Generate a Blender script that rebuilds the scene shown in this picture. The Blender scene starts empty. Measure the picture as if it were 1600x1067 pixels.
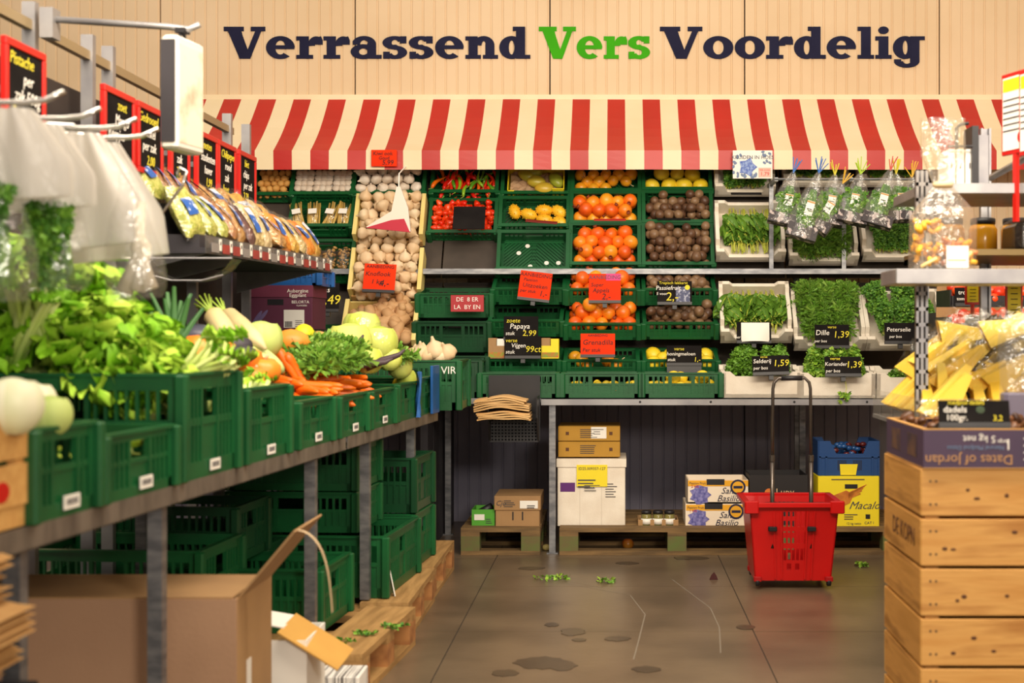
import bpy, math, random
from mathutils import Vector, Matrix, Euler
random.seed(7)
R = math.radians
PI = math.pi
SC = bpy.context.scene
COL = SC.collection
# ---------------------------------------------------------------- camera, light, exposure
F, CX, CY, CH = 2222.0, 960.0, 520.0, 1.18
cd = bpy.data.cameras.new('camera')
cam = bpy.data.objects.new('camera', cd)
COL.objects.link(cam)
cam.location = (0, 0, CH)
cam.rotation_euler = (PI/2, 0, 0)
cd.sensor_width = 36.0
cd.lens = F*36.0/1600.0
cd.shift_x = -(CX-800.0)/1600.0
cd.shift_y = -(533.5-CY)/1600.0
cd.clip_start = 0.05
cd.dof.use_dof = True
cd.dof.focus_distance = 7.9
cd.dof.aperture_fstop = 3.3
SC.camera = cam
SC.view_settings.view_transform = 'Standard'
SC.view_settings.look = 'None'
SC.view_settings.gamma = 1.0
SC.view_settings.use_curve_mapping = False
SC.view_settings.exposure = 0.22
wd = bpy.data.worlds.new('world')
SC.world = wd
wd.use_nodes = True
wd.node_tree.nodes['Background'].inputs[0].default_value = (1.0, 0.88, 0.74, 1)
wd.node_tree.nodes['Background'].inputs[1].default_value = 0.72

def area(name, loc, target, sx, sy, power, col):
    l = bpy.data.lights.new(name, 'AREA')
    l.shape = 'RECTANGLE'; l.size = sx; l.size_y = sy; l.energy = power; l.color = col
    o = bpy.data.objects.new(name, l)
    COL.objects.link(o)
    o.location = loc
    o.rotation_euler = (Vector(target)-Vector(loc)).to_track_quat('-Z', 'Y').to_euler()
    return o
area('ceiling_lamp_display', (0.2, 3.2, 3.1), (0.1, 8.3, 1.3), 4.5, 0.6, 165, (1.0, 0.86, 0.68))
area('ceiling_lamp_aisle', (0.4, 3.4, 4.4), (-0.6, 4.8, 0.5), 3.0, 0.8, 55, (1.0, 0.88, 0.72))
area('low_fill_lamp', (1.9, -1.6, 2.5), (-0.6, 5.0, 0.5), 0.9, 0.7, 115, (1.0, 0.90, 0.76))  # unseen lamp behind camera on the right, lowered to brighten under the counter

# ---------------------------------------------------------------- helpers
def P(x, y, D):
    return Vector(((x-CX)/F*D, D, CH-(y-CY)/F*D))
def lin(c):
    c /= 255.0
    return c/12.92 if c <= 0.04045 else ((c+0.055)/1.055)**2.4
def rgb(h):
    return (lin(int(h[0:2], 16)), lin(int(h[2:4], 16)), lin(int(h[4:6], 16)), 1)

MATS = {}
def mat(name, h='808080', rough=0.6, metal=0.0, h2=None, nscale=8.0, h3=None, bump=0.0, bscale=40.0,
        rnd=False, stretch=(1, 1, 1), sub=0.0, coat=0.0, spec=0.5, lo=0.35, hi=0.65, obj=True):
    """procedural material: h..h2 mixed by noise, or by the object's own random number"""
    if name in MATS: return MATS[name]
    m = bpy.data.materials.new(name); m.use_nodes = True
    nt = m.node_tree; b = nt.nodes['Principled BSDF']
    b.inputs['Base Color'].default_value = rgb(h)
    b.inputs['Roughness'].default_value = rough
    b.inputs['Metallic'].default_value = metal
    b.inputs['Specular IOR Level'].default_value = spec
    if coat: b.inputs['Coat Weight'].default_value = coat
    if sub:
        b.inputs['Subsurface Weight'].default_value = sub
        b.inputs['Subsurface Radius'].default_value = (0.01, 0.01, 0.006)
    tc = nt.nodes.new('ShaderNodeTexCoord'); mp = nt.nodes.new('ShaderNodeMapping')
    mp.inputs['Scale'].default_value = stretch
    nt.links.new(tc.outputs['Object'], mp.inputs['Vector'])
    if h2:
        n = nt.nodes.new('ShaderNodeTexNoise'); n.inputs['Scale'].default_value = nscale
        n.inputs['Detail'].default_value = 6
        nt.links.new(mp.outputs['Vector'], n.inputs['Vector'])
        r = nt.nodes.new('ShaderNodeValToRGB')
        r.color_ramp.elements[0].position = lo; r.color_ramp.elements[0].color = rgb(h)
        r.color_ramp.elements[1].position = hi; r.color_ramp.elements[1].color = rgb(h2)
        if h3:
            e = r.color_ramp.elements.new((lo+hi)/2); e.color = rgb(h3)
        src = n.outputs['Fac']
        if rnd:
            oi = nt.nodes.new('ShaderNodeObjectInfo')
            mx = nt.nodes.new('ShaderNodeMath'); mx.operation = 'MULTIPLY_ADD'
            mx.inputs[1].default_value = 0.62
            ad = nt.nodes.new('ShaderNodeMath'); ad.operation = 'MULTIPLY_ADD'
            ad.inputs[1].default_value = 0.72; ad.inputs[2].default_value = -0.06
            nt.links.new(n.outputs['Fac'], ad.inputs[0])
            nt.links.new(oi.outputs['Random'], mx.inputs[0]); nt.links.new(ad.outputs[0], mx.inputs[2])
            src = mx.outputs[0]
        nt.links.new(src, r.inputs['Fac']); nt.links.new(r.outputs['Color'], b.inputs['Base Color'])
    if bump:
        n2 = nt.nodes.new('ShaderNodeTexNoise'); n2.inputs['Scale'].default_value = bscale
        n2.inputs['Detail'].default_value = 5
        nt.links.new(mp.outputs['Vector'], n2.inputs['Vector'])
        bp = nt.nodes.new('ShaderNodeBump'); bp.inputs['Strength'].default_value = bump
        bp.inputs['Distance'].default_value = 0.01
        nt.links.new(n2.outputs['Fac'], bp.inputs['Height']); nt.links.new(bp.outputs['Normal'], b.inputs['Normal'])
    MATS[name] = m
    return m

def film(name, tint='FFFFFF', gloss=0.16, rough=0.12, milk=0.0):
    """thin clear plastic film: mostly see-through, a wrinkled sheen on top, some milkiness"""
    if name in MATS: return MATS[name]
    m = bpy.data.materials.new(name); m.use_nodes = True
    nt = m.node_tree; nt.nodes.clear()
    out = nt.nodes.new('ShaderNodeOutputMaterial')
    tr = nt.nodes.new('ShaderNodeBsdfTransparent'); tr.inputs[0].default_value = rgb(tint)
    gl = nt.nodes.new('ShaderNodeBsdfGlossy'); gl.inputs['Roughness'].default_value = rough
    df = nt.nodes.new('ShaderNodeBsdfTranslucent'); df.inputs[0].default_value = (0.9, 0.87, 0.82, 1)
    d2 = nt.nodes.new('ShaderNodeBsdfDiffuse'); d2.inputs[0].default_value = (0.9, 0.87, 0.82, 1)
    dd = nt.nodes.new('ShaderNodeMixShader'); dd.inputs[0].default_value = 0.6
    nt.links.new(df.outputs[0], dd.inputs[1]); nt.links.new(d2.outputs[0], dd.inputs[2])
    a = nt.nodes.new('ShaderNodeMixShader'); a.inputs[0].default_value = milk
    nt.links.new(tr.outputs[0], a.inputs[1]); nt.links.new(dd.outputs[0], a.inputs[2])
    b = nt.nodes.new('ShaderNodeMixShader')
    n = nt.nodes.new('ShaderNodeTexNoise'); n.inputs['Scale'].default_value = 22; n.inputs['Detail'].default_value = 3
    tc = nt.nodes.new('ShaderNodeTexCoord'); nt.links.new(tc.outputs['Object'], n.inputs['Vector'])
    bp = nt.nodes.new('ShaderNodeBump'); bp.inputs['Strength'].default_value = 0.9; bp.inputs['Distance'].default_value = 0.02
    nt.links.new(n.outputs['Fac'], bp.inputs['Height']); nt.links.new(bp.outputs['Normal'], gl.inputs['Normal'])
    b.inputs[0].default_value = gloss
    nt.links.new(a.outputs[0], b.inputs[1]); nt.links.new(gl.outputs[0], b.inputs[2])
    nt.links.new(b.outputs[0], out.inputs[0])
    MATS[name] = m
    return m

class MB:
    def __init__(s): s.v = []; s.f = []; s.m = []
    def add(s, vs, fs, m=0, M=None):
        o = len(s.v)
        s.v += [tuple(M @ Vector(p)) for p in vs] if M is not None else [tuple(p) for p in vs]
        s.f += [tuple(i+o for i in f) for f in fs]; s.m += [m]*len(fs)
        return s
    def box(s, x0, x1, y0, y1, z0, z1, m=0, M=None):
        vs = [(x0,y0,z0),(x1,y0,z0),(x1,y1,z0),(x0,y1,z0),(x0,y0,z1),(x1,y0,z1),(x1,y1,z1),(x0,y1,z1)]
        return s.add(vs, [(0,3,2,1),(4,5,6,7),(0,1,5,4),(1,2,6,5),(2,3,7,6),(3,0,4,7)], m, M)
    def cbox(s, x0, x1, y0, y1, z0, z1, c, m=0, M=None):
        """box with chamfered vertical edges and rims"""
        def ring(i, z): 
            a, b, p, q = x0+i, x1-i, y0+i, y1-i
            return [(a+c,p,z),(b-c,p,z),(b,p+c,z),(b,q-c,z),(b-c,q,z),(a+c,q,z),(a,q-c,z),(a,p+c,z)]
        vs = ring(c*.6, z0)+ring(0, z0+c*.6)+ring(0, z1-c*.6)+ring(c*.6, z1)
        fs = [tuple(range(7,-1,-1)), tuple(range(24,32))]
        for k in range(3):
            for i in range(8):
                j = (i+1) % 8
                fs.append((k*8+i, k*8+j, k*8+8+j, k*8+8+i))
        return s.add(vs, fs, m, M)
    def tube(s, pts, r, n=8, m=0, cap=True, M=None):
        pts = [Vector(p) for p in pts]; k = len(pts)
        rr = r if isinstance(r, (list, tuple)) else [r]*k
        vs = []; fs = []
        t0 = (pts[1]-pts[0]).normalized()
        up = Vector((0,0,1)) if abs(t0.z) < 0.9 else Vector((1,0,0))
        a = t0.cross(up).normalized()
        for i in range(k):
            t = (pts[min(i+1,k-1)]-pts[max(i-1,0)])
            t = t.normalized() if t.length > 1e-9 else t0
            a = (a - t*a.dot(t)); a = a.normalized() if a.length > 1e-6 else t.orthogonal().normalized()
            b = t.cross(a)
            for j in range(n):
                q = 2*PI*j/n
                vs.append(pts[i]+(a*math.cos(q)+b*math.sin(q))*rr[i])
        for i in range(k-1):
            for j in range(n):
                j2 = (j+1) % n
                fs.append((i*n+j, i*n+j2, (i+1)*n+j2, (i+1)*n+j))
        if cap: fs += [tuple(range(n-1,-1,-1)), tuple((k-1)*n+j for j in range(n))]
        return s.add(vs, fs, m, M)
    def lathe(s, prof, n=16, m=0, M=None, wob=0.0, lobes=0, lob=0.0):
        vs = []; fs = []; k = len(prof)
        for i, (r, z) in enumerate(prof):
            for j in range(n):
                q = 2*PI*j/n
                w = 1+random.uniform(-wob, wob)+lob*math.cos(lobes*q)
                vs.append((r*w*math.cos(q), r*w*math.sin(q), z))
        for i in range(k-1):
            for j in range(n):
                j2 = (j+1) % n
                fs.append((i*n+j, i*n+j2, (i+1)*n+j2, (i+1)*n+j))
        fs += [tuple(range(n-1,-1,-1)), tuple((k-1)*n+j for j in range(n))]
        return s.add(vs, fs, m, M)
    def ell(s, rx, ry, rz, n=12, k=8, m=0, M=None, wob=0.0, fn=None):
        vs = []; fs = []
        for i in range(k+1):
            t = PI*(i/k)
            t = min(max(t, 0.03), PI-0.03)
            for j in range(n):
                q = 2*PI*j/n
                w = 1+random.uniform(-wob, wob)
                p = Vector((math.sin(t)*math.cos(q), math.sin(t)*math.sin(q), -math.cos(t)))
                if fn: w *= fn(p)
                vs.append((p.x*rx*w, p.y*ry*w, p.z*rz*w))
        for i in range(k):
            for j in range(n):
                j2 = (j+1) % n
                fs.append((i*n+j, i*n+j2, (i+1)*n+j2, (i+1)*n+j))
        fs += [tuple(range(n-1,-1,-1)), tuple(k*n+j for j in range(n))]
        return s.add(vs, fs, m, M)
    def grid(s, fn, nu, nv, m=0, M=None, loop=False):
        vs = [fn(i/nu, j/nv) for i in range(nu+1) for j in range(nv+1)]
        fs = []
        for i in range(nu):
            for j in range(nv):
                a = i*(nv+1)+j
                fs.append((a, a+nv+1, a+nv+2, a+1))
        return s.add(vs, fs, m, M)
    def poly(s, pts, z0, z1, m=0, M=None):
        """extruded 2-D outline (x,y) between z0 and z1"""
        n = len(pts)
        vs = [(x,y,z0) for x,y in pts]+[(x,y,z1) for x,y in pts]
        fs = [tuple(range(n-1,-1,-1)), tuple(range(n,2*n))]
        fs += [(i,(i+1)%n,n+(i+1)%n,n+i) for i in range(n)]
        return s.add(vs, fs, m, M)
    def mesh(s, name, mats, smooth=False):
        me = bpy.data.meshes.new(name)
        me.from_pydata(s.v, [], s.f)
        for m in (mats if isinstance(mats, (list, tuple)) else [mats]): me.materials.append(m)
        me.polygons.foreach_set('material_index', s.m)
        if smooth: me.polygons.foreach_set('use_smooth', [True]*len(s.f))
        me.update()
        return me

def T(x=0, y=0, z=0, rx=0, ry=0, rz=0, s=1.0):
    M = Matrix.Translation((x, y, z)) @ Euler((rx, ry, rz)).to_matrix().to_4x4()
    if isinstance(s, (tuple, list)): return M @ Matrix.Diagonal((s[0], s[1], s[2], 1))
    return M @ Matrix.Scale(s, 4) if s != 1.0 else M
def O(name, me, parent=None, M=None, label=None, cat=None, group=None, kind=None):
    o = bpy.data.objects.new(name, me)
    COL.objects.link(o)
    if parent is not None: o.parent = parent
    if M is not None: o.matrix_basis = M
    if label: o['label'] = label
    if cat: o['category'] = cat
    if group: o['group'] = group
    if kind: o['kind'] = kind
    return o
def thing(name, label, cat, M=None, group=None):
    return O(name, None, None, M, label, cat, group)
def copy_tree(o, parent=None, M=None, label=None, group=None):
    c = o.copy(); COL.objects.link(c); c.parent = parent
    if M is not None: c.matrix_basis = M
    if label: c['label'] = label
    if group: c['group'] = group
    for ch in o.children: copy_tree(ch, c)
    return c
def rr(a, b): return random.uniform(a, b)

_txt = {}
_tmp = bpy.data.scenes.new('lettering_workbench')      # lettering is turned into meshes here, removed at the end
def text_mesh(s, m, size=0.1, shear=0.0, ext=0.0006, align='CENTER', space=1.0):
    k = (s, m.name, size, shear, align)
    if k in _txt: return _txt[k]
    cu = bpy.data.curves.new('lettering', 'FONT')
    cu.body = s; cu.size = size; cu.shear = shear; cu.extrude = ext; cu.align_x = align; cu.align_y = 'CENTER'
    cu.space_line = 0.85*space; cu.resolution_u = 2
    o = bpy.data.objects.new('lettering', cu); _tmp.collection.objects.link(o)
    me = bpy.data.meshes.new_from_object(o)
    bpy.data.objects.remove(o); bpy.data.curves.remove(cu)
    me.materials.clear(); me.materials.append(m); me.name = 'lettering'
    _txt[k] = me
    return me
def text(parent, s, m, M, size=0.1, shear=0.0, name='lettering', align='CENTER'):
    return O(name, text_mesh(s, m, size, shear, align=align), parent, M)
UP = T(rx=PI/2)          # lettering turned to face the camera side (-Y)

# ---------------------------------------------------------------- materials
m_green = mat('green_plastic', '0D5A2C', 0.42, h2='0B4A24', nscale=6, bump=0.05, bscale=120)
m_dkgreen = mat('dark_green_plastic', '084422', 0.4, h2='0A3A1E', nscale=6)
m_teal = mat('teal_plastic', '0E4F5C', 0.4)
m_blue = mat('blue_plastic', '1C5FA8', 0.4, h2='174E8C', nscale=5)
m_navy = mat('navy_plastic', '17427A', 0.45)
m_foam = mat('white_foam', 'EFE6D6', 0.75, h2='E2D6C4', nscale=9, bump=0.15, bscale=160)
m_galv = mat('galvanised_steel', '9A9A9C', 0.42, 0.75, h2='74757A', nscale=14, stretch=(1, 1, 3))
m_steel = mat('pale_steel', 'A5A3A4', 0.42, 0.6, h2='8E8C90', nscale=7)
m_chrome = mat('chrome_wire', 'D8D5D0', 0.18, 1.0)
m_black = mat('black_plastic', '17161A', 0.45, h2='201E22', nscale=10)
m_board = mat('chalkboard', '151213', 0.8, h2='201D1C', nscale=7, spec=.1)
m_redp = mat('red_frame', 'C81810', 0.4)
m_chalkw = mat('white_chalk', 'F4EFE6', 0.8)
m_chalky = mat('yellow_chalk', 'E8D73A', 0.8)
m_chalkp = mat('pink_chalk', 'D8487A', 0.8)
m_orange = mat('orange_card', 'EE3806', 0.75, h2='E23004', nscale=4, spec=.2)
m_ink = mat('dark_ink', '1E0608', 0.7)
m_white = mat('white_print', 'F2EDE4', 0.6)
m_navyink = mat('navy_print', '1A1C3C', 0.5)
m_card = mat('brown_cardboard', 'A98458', 0.8, h2='9C7850', nscale=4, bump=0.08, bscale=90)
m_card2 = mat('pinkish_cardboard', 'B08A6C', 0.8, h2='A58064', nscale=3, bump=0.08, bscale=90)
m_kraft = mat('kraft_paper', 'C99D62', 0.8, h2='B98A50', nscale=9, bump=0.1)
m_wood = mat('pallet_wood', 'B99058', 0.75, h2='94703F', nscale=3, stretch=(1.2, 9, 9), bump=0.2, bscale=14)
m_woody = mat('pallet_wood_crosswise', 'B98F56', 0.75, h2='8E6A3C', nscale=3, stretch=(9, 1.2, 9), bump=0.2, bscale=14)
m_oldw = mat('weathered_pallet_wood', '8A6C42', 0.8, h2='5F4A2E', nscale=3, stretch=(1.2, 9, 9), bump=0.2, bscale=14)
m_endg = mat('end_grain_wood', 'B07A46', 0.8, h2='8C5A30', nscale=18)
m_knot = mat('knot_wood', '5A3416', 0.7)
m_label = mat('white_label', 'EFEBE2', 0.6)
m_lblink = mat('label_ink', '4A4648', 0.7)
m_yellow = mat('yellow_print', 'EFD91E', 0.55)
m_clear = film('clear_film', gloss=0.09)
m_haze = film('hazy_film', gloss=0.10, milk=0.05)
m_acryl = film('clear_acrylic', gloss=0.10, rough=0.05, milk=0.06)

# ---------------------------------------------------------------- the setting
WD = 8.9                                            # distance of the back wall
# floor: slabs with thin dark seams
m_floor = mat('wet_floor', '76644F', 0.34, h2='5E4F3E', nscale=2.2, h3='6C5B48', bump=0.06, bscale=30, spec=0.6)
m_seam = mat('floor_seam', '332C28', 0.8)
fl = O('floor', MB().box(-5, 5, -2, WD+.2, -.06, -.004).mesh('floor', m_seam), kind='structure')
sx = [-5, -2.95, -1.8, -0.62, 0.55, 1.72, 2.9, 5]
sy = [-2, -0.5, 1.0, 2.5, 3.62, 4.62, 5.62, 6.62, 7.48, WD+.2]
for i in range(len(sx)-1):
    for j in range(len(sy)-1):
        g = .0022
        O('floor_slab', MB().box(sx[i]+g, sx[i+1]-g, sy[j]+g, sy[j+1]-g, -.03, rr(-.0006, 0)).mesh('floor_slab', m_floor), fl)
# stains, scuffs and puddle marks on the floor
m_stain = mat('floor_stain', '554839', 0.33, h2='4A3E32', nscale=9)
m_scuff = mat('scuff_mark', '857A6C', 0.5)
def splat(x, y, a, b, m, name, seed):
    random.seed(seed); D = CH*F/(y-CY); c = P(x, y, D); n = 22
    pts = [(c.x+a*math.cos(2*PI*i/n)*rr(.8, 1.08), c.y+b*math.sin(2*PI*i/n)*rr(.8, 1.08)) for i in range(n)]
    O(name, MB().poly(pts, 0.0002, 0.0006+.00005*seed).mesh(name, m), fl)
for i, (x, y, a, b) in enumerate([(845,1036,.10,.10), (895,987,.05,.08), (880,1040,.05,.08), (965,998,.05,.05), (862,976,.03,.04), (830,888,.07,.05),
        (980,880,.06,.05), (1010,1046,.05,.05), (905,1000,.03,.03), (1165,980,.04,.05), (790,1052,.05,.05), (1080,872,.1,.06)]):
    splat(x, y, a, b, m_stain, 'stain', i+20)
for pts in ([(850, 905), (905, 915), (985, 930), (1008, 960), (998, 1000), (990, 1030)], [(1050, 905), (1110, 950), (1124, 980), (1126, 1020)],
            [(720, 905), (800, 898), (870, 905), (940, 918)]):
    q = []
    for x, y in pts:
        D = CH*F/(y-CY); p = P(x, y, D); q.append((p.x, p.y, .0005))
    O('scuff', MB().tube(q, .0028, 4).mesh('scuff', m_scuff), fl).scale = (1, 1, .1)
random.seed(8)
# back wall: ribbed sandwich panels, cream above the counter, grey below
m_wall = mat('cream_panel', 'E2C8A6', 0.7, h2='DABF9B', nscale=1.5, bump=0.02, spec=.25)
m_wallg = mat('grey_panel', '8C889A', 0.6, h2='807C8E', nscale=3)
m_joint = mat('panel_joint', '2C2420', 0.8)
SW = F/WD
wb = O('wall_back', MB().box(-5, 5, WD+.03, WD+.12, 0, 4.2).mesh('wall_back', m_joint), kind='structure')
def rib_panel(x0, x1, z0, z1, m, pitch, name):
    mb = MB(); n = max(1, round((x1-x0)/pitch)); xs = []
    for i in range(n):
        a = x0+(x1-x0)*i/n; p = (x1-x0)/n
        xs += [(a, 0), (a+p*.80, 0), (a+p*.85, .006), (a+p*.95, .006)]
    xs.append((x1, 0))
    vs = []; fs = []
    for x, d in xs: vs += [(x, WD+d, z0), (x, WD+d, z1)]
    for i in range(len(xs)-1): fs.append((2*i, 2*i+2, 2*i+3, 2*i+1))
    mb.add(vs, fs)
    mb.box(x0, x1, WD+.0065, WD+.035, z0, z1)
    return O(name, mb.mesh(name, m), wb)
edges = [555+304.3*k for k in range(-4, 6)]
for a, b in zip(edges[:-1], edges[1:]):
    xa, xb = (a-CX)/SW+.004, (b-CX)/SW-.004
    rib_panel(xa, xb, .95, 4.1, m_wall, .07, 'wall_panel')
    rib_panel(xa, xb, 0.0, .945, m_wallg, .07, 'lower_wall_panel')
# dark side partition left of the counter
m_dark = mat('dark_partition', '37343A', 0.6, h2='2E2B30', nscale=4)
O('wall_left', MB().box(-4.7, -4.6, -1, WD+.1, 0, 4.2).mesh('wall_left', mat('left_wall', '6A5A48', .7, h2='5E4F40')), kind='structure')
O('wall_right', MB().box(3.3, 3.4, -1, WD+.1, 0, 4.2).mesh('wall_right', mat('right_wall', 'C9B59A', .7, h2='BFA98C')), kind='structure')
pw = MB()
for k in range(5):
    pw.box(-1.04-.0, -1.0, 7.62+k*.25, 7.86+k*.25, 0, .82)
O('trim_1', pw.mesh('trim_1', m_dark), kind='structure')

# slab-serif lettering on the wall, each letter its own piece
def arc_ring(cx, cy, ax, ay, bx, by, a0, a1, n=20):
    """ring segment: outer ellipse ax,ay, inner ellipse bx,by"""
    o = [(cx+ax*math.cos(a0+(a1-a0)*i/n), cy+ay*math.sin(a0+(a1-a0)*i/n)) for i in range(n+1)]
    q = [(cx+bx*math.cos(a0+(a1-a0)*i/n), cy+by*math.sin(a0+(a1-a0)*i/n)) for i in range(n+1)]
    return [[o[i], o[i+1], q[i+1], q[i]] for i in range(n)]
def rect(x0, y0, x1, y1): return [[(x0, y0), (x1, y0), (x1, y1), (x0, y1)]]
def bowl(x0, x1, h=.70, th=.24, tv=.13):
    cx = (x0+x1)/2
    return arc_ring(cx, h/2, (x1-x0)/2, h/2+.01, (x1-x0)/2-th, h/2-tv, 0, 2*PI, 32)
def glyph(c):
    if c == 'V':
        return [[(.10,.9),(.42,.9),(.60,.28),(.44,0)], [(.44,0),(.60,0),(.60,.28)], [(.60,0),(.66,0),(.95,.9),(.80,.9),(.56,.16)]] + rect(0,.86,.50,1) + rect(.68,.86,1.04,1) + [[(.10,.87),(.44,.87),(.62,0),(.40,0)]], 1.06
    if c == 'e':
        g = arc_ring(.36, .35, .36, .36, .13, .22, R(0), R(310), 30) + rect(.10,.30,.71,.42); return g, .76
    if c == 'r':
        return rect(.08,0,.31,.70)+rect(0,.57,.25,.70)+rect(0,0,.42,.12)+arc_ring(.50,.42,.21,.28,.03,.13,R(60),R(185),12)+[[(.46,.66),(.62,.70),(.66,.58),(.66,.44),(.48,.44)]], .68
    if c == 'a':
        return arc_ring(.32,.22,.32,.235,.11,.10,0,2*PI,28)+rect(.42,0,.64,.48)+rect(.50,0,.78,.12)+arc_ring(.34,.46,.30,.25,.10,.12,R(0),R(165),14)+rect(.06,.44,.24,.56), .80
    if c == 's':
        return arc_ring(.31,.50,.31,.21,.08,.09,R(20),R(270),18)+arc_ring(.31,.20,.31,.21,.08,.09,R(-160),R(90),18)+rect(.44,.48,.60,.70)+rect(.02,0,.18,.22)+[[(.10,.42),(.30,.28),(.54,.30),(.34,.44)]], .66
    if c == 'n':
        return rect(.08,0,.31,.70)+rect(0,.57,.25,.70)+rect(0,0,.39,.12)+rect(.50,0,.73,.46)+rect(.44,0,.82,.12)+arc_ring(.46,.42,.27,.29,.05,.13,0,PI,16), .85
    if c == 'd':
        return bowl(0,.62)+rect(.42,0,.65,1)+rect(.34,.87,.60,1)+rect(.50,0,.78,.12), .80
    if c == 'o': return bowl(0,.74), .77
    if c == 'l': return rect(.08,0,.32,1)+rect(0,.87,.25,1)+rect(0,0,.40,.12), .43
    if c == 'i': return rect(.08,0,.32,.70)+rect(0,.57,.25,.70)+rect(0,0,.40,.12)+arc_ring(.20,.89,.13,.12,.001,.001,0,2*PI,16), .43
    if c == 'g':
        return bowl(0,.60)+rect(.42,-.10,.65,.70)+rect(.50,.58,.78,.70)+arc_ring(.34,-.08,.31,.20,.09,.08,R(180),R(360),16)+rect(.03,-.12,.20,-.02), .80
m_letter = mat('dark_blue_vinyl', '1B1C36', 0.75, h2='22233E', nscale=5, spec=.15)
m_letterg = mat('green_vinyl', '3FA812', 0.75, h2='389C10', nscale=5, spec=.15)
def word(s, x0, x1, m, label):
    t = thing('wall_lettering', label, 'lettering', T((x0-CX)/SW, WD, CH+(CY-92)/SW))
    tot = sum(glyph(c)[1] for c in s)
    h = 50/SW; kx = (x1-x0)/SW/tot; x = 0
    for c in s:
        g, w = glyph(c); mb = MB()
        for i, q in enumerate(g):
            mb.poly([((x+a)*kx, b*h) for a, b in q], 0, .006+.00006*i)
        O('letter', mb.mesh('letter', m), t, T(rx=PI/2))
        x += w
word('Verrassend', 350, 830, m_letter, 'dark blue slab-serif word Verrassend on the cream wall')
word('Vers', 842, 1018, m_letterg, 'bright green slab-serif word Vers on the cream wall')
word('Voordelig', 1031, 1446, m_letter, 'dark blue slab-serif word Voordelig on the cream wall')

# awning
AF = WD/1.067
m_ared = mat('awning_red', 'C01A0C', 0.4, h2='B41408', nscale=2.5, bump=0.05, bscale=5)
m_acre = mat('awning_cream', 'EFDCB8', 0.5, h2='EAD5AE', nscale=2.5, bump=0.05, bscale=5)
aw = thing('striped_awning', 'red and cream striped awning along the wall above the produce', 'awning')
x_red = (800-CX)/SW; per = 54.3/SW
zt = CH+(CY-152)/SW; zf = CH+(CY-235)/(F/AF); zb = CH+(CY-265)/(F/AF)
k0 = -9; k1 = 16
can = MB(); val = MB()
for k in range(k0*2, k1*2):
    a = x_red-per/4+k*per/2; b = a+per/2; m = k % 2
    for i in range(6):
        def pt(x, u):
            sag = -.03*math.sin(PI*u)*(1+.25*math.sin(x*3.1)); return (x, WD-.01+(AF-WD+.01)*u, zt+(zf-zt)*u+sag)
        u0, u1 = i/6, (i+1)/6
        can.add([pt(a,u0), pt(b,u0), pt(b,u1), pt(a,u1)], [(0,3,2,1)], m)
    for i in range(3):
        w = lambda x, u: (x, AF-.004-.006*math.sin(x*7)*u, zf+(zb-zf)*u)
        val.add([w(a,i/3), w(b,i/3), w(b,(i+1)/3), w(a,(i+1)/3)], [(0,3,2,1)], m)
O('canopy', can.mesh('canopy', [m_ared, m_acre], True), aw)
O('valance', val.mesh('valance', [m_ared, m_acre]), aw)
xa, xb = x_red-per/4+k0*per, x_red-per/4+k1*per
O('front_bar', MB().tube([(xa, AF+.012, zf-.015), (xb, AF+.012, zf-.015)], .012).mesh('front_bar', m_steel), aw)
O('wall_bar', MB().box(xa, xb, WD-.03, WD-.002, zt-.02, zt+.012).mesh('wall_bar', m_acre), aw)
for x in (xa+.02, x_red+1.5*per, xb-.02):
    O('arm', MB().tube([(x, AF+.012, zf-.03), (x, WD-.01, zf-.03)], .010).mesh('arm', m_steel), aw)

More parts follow.
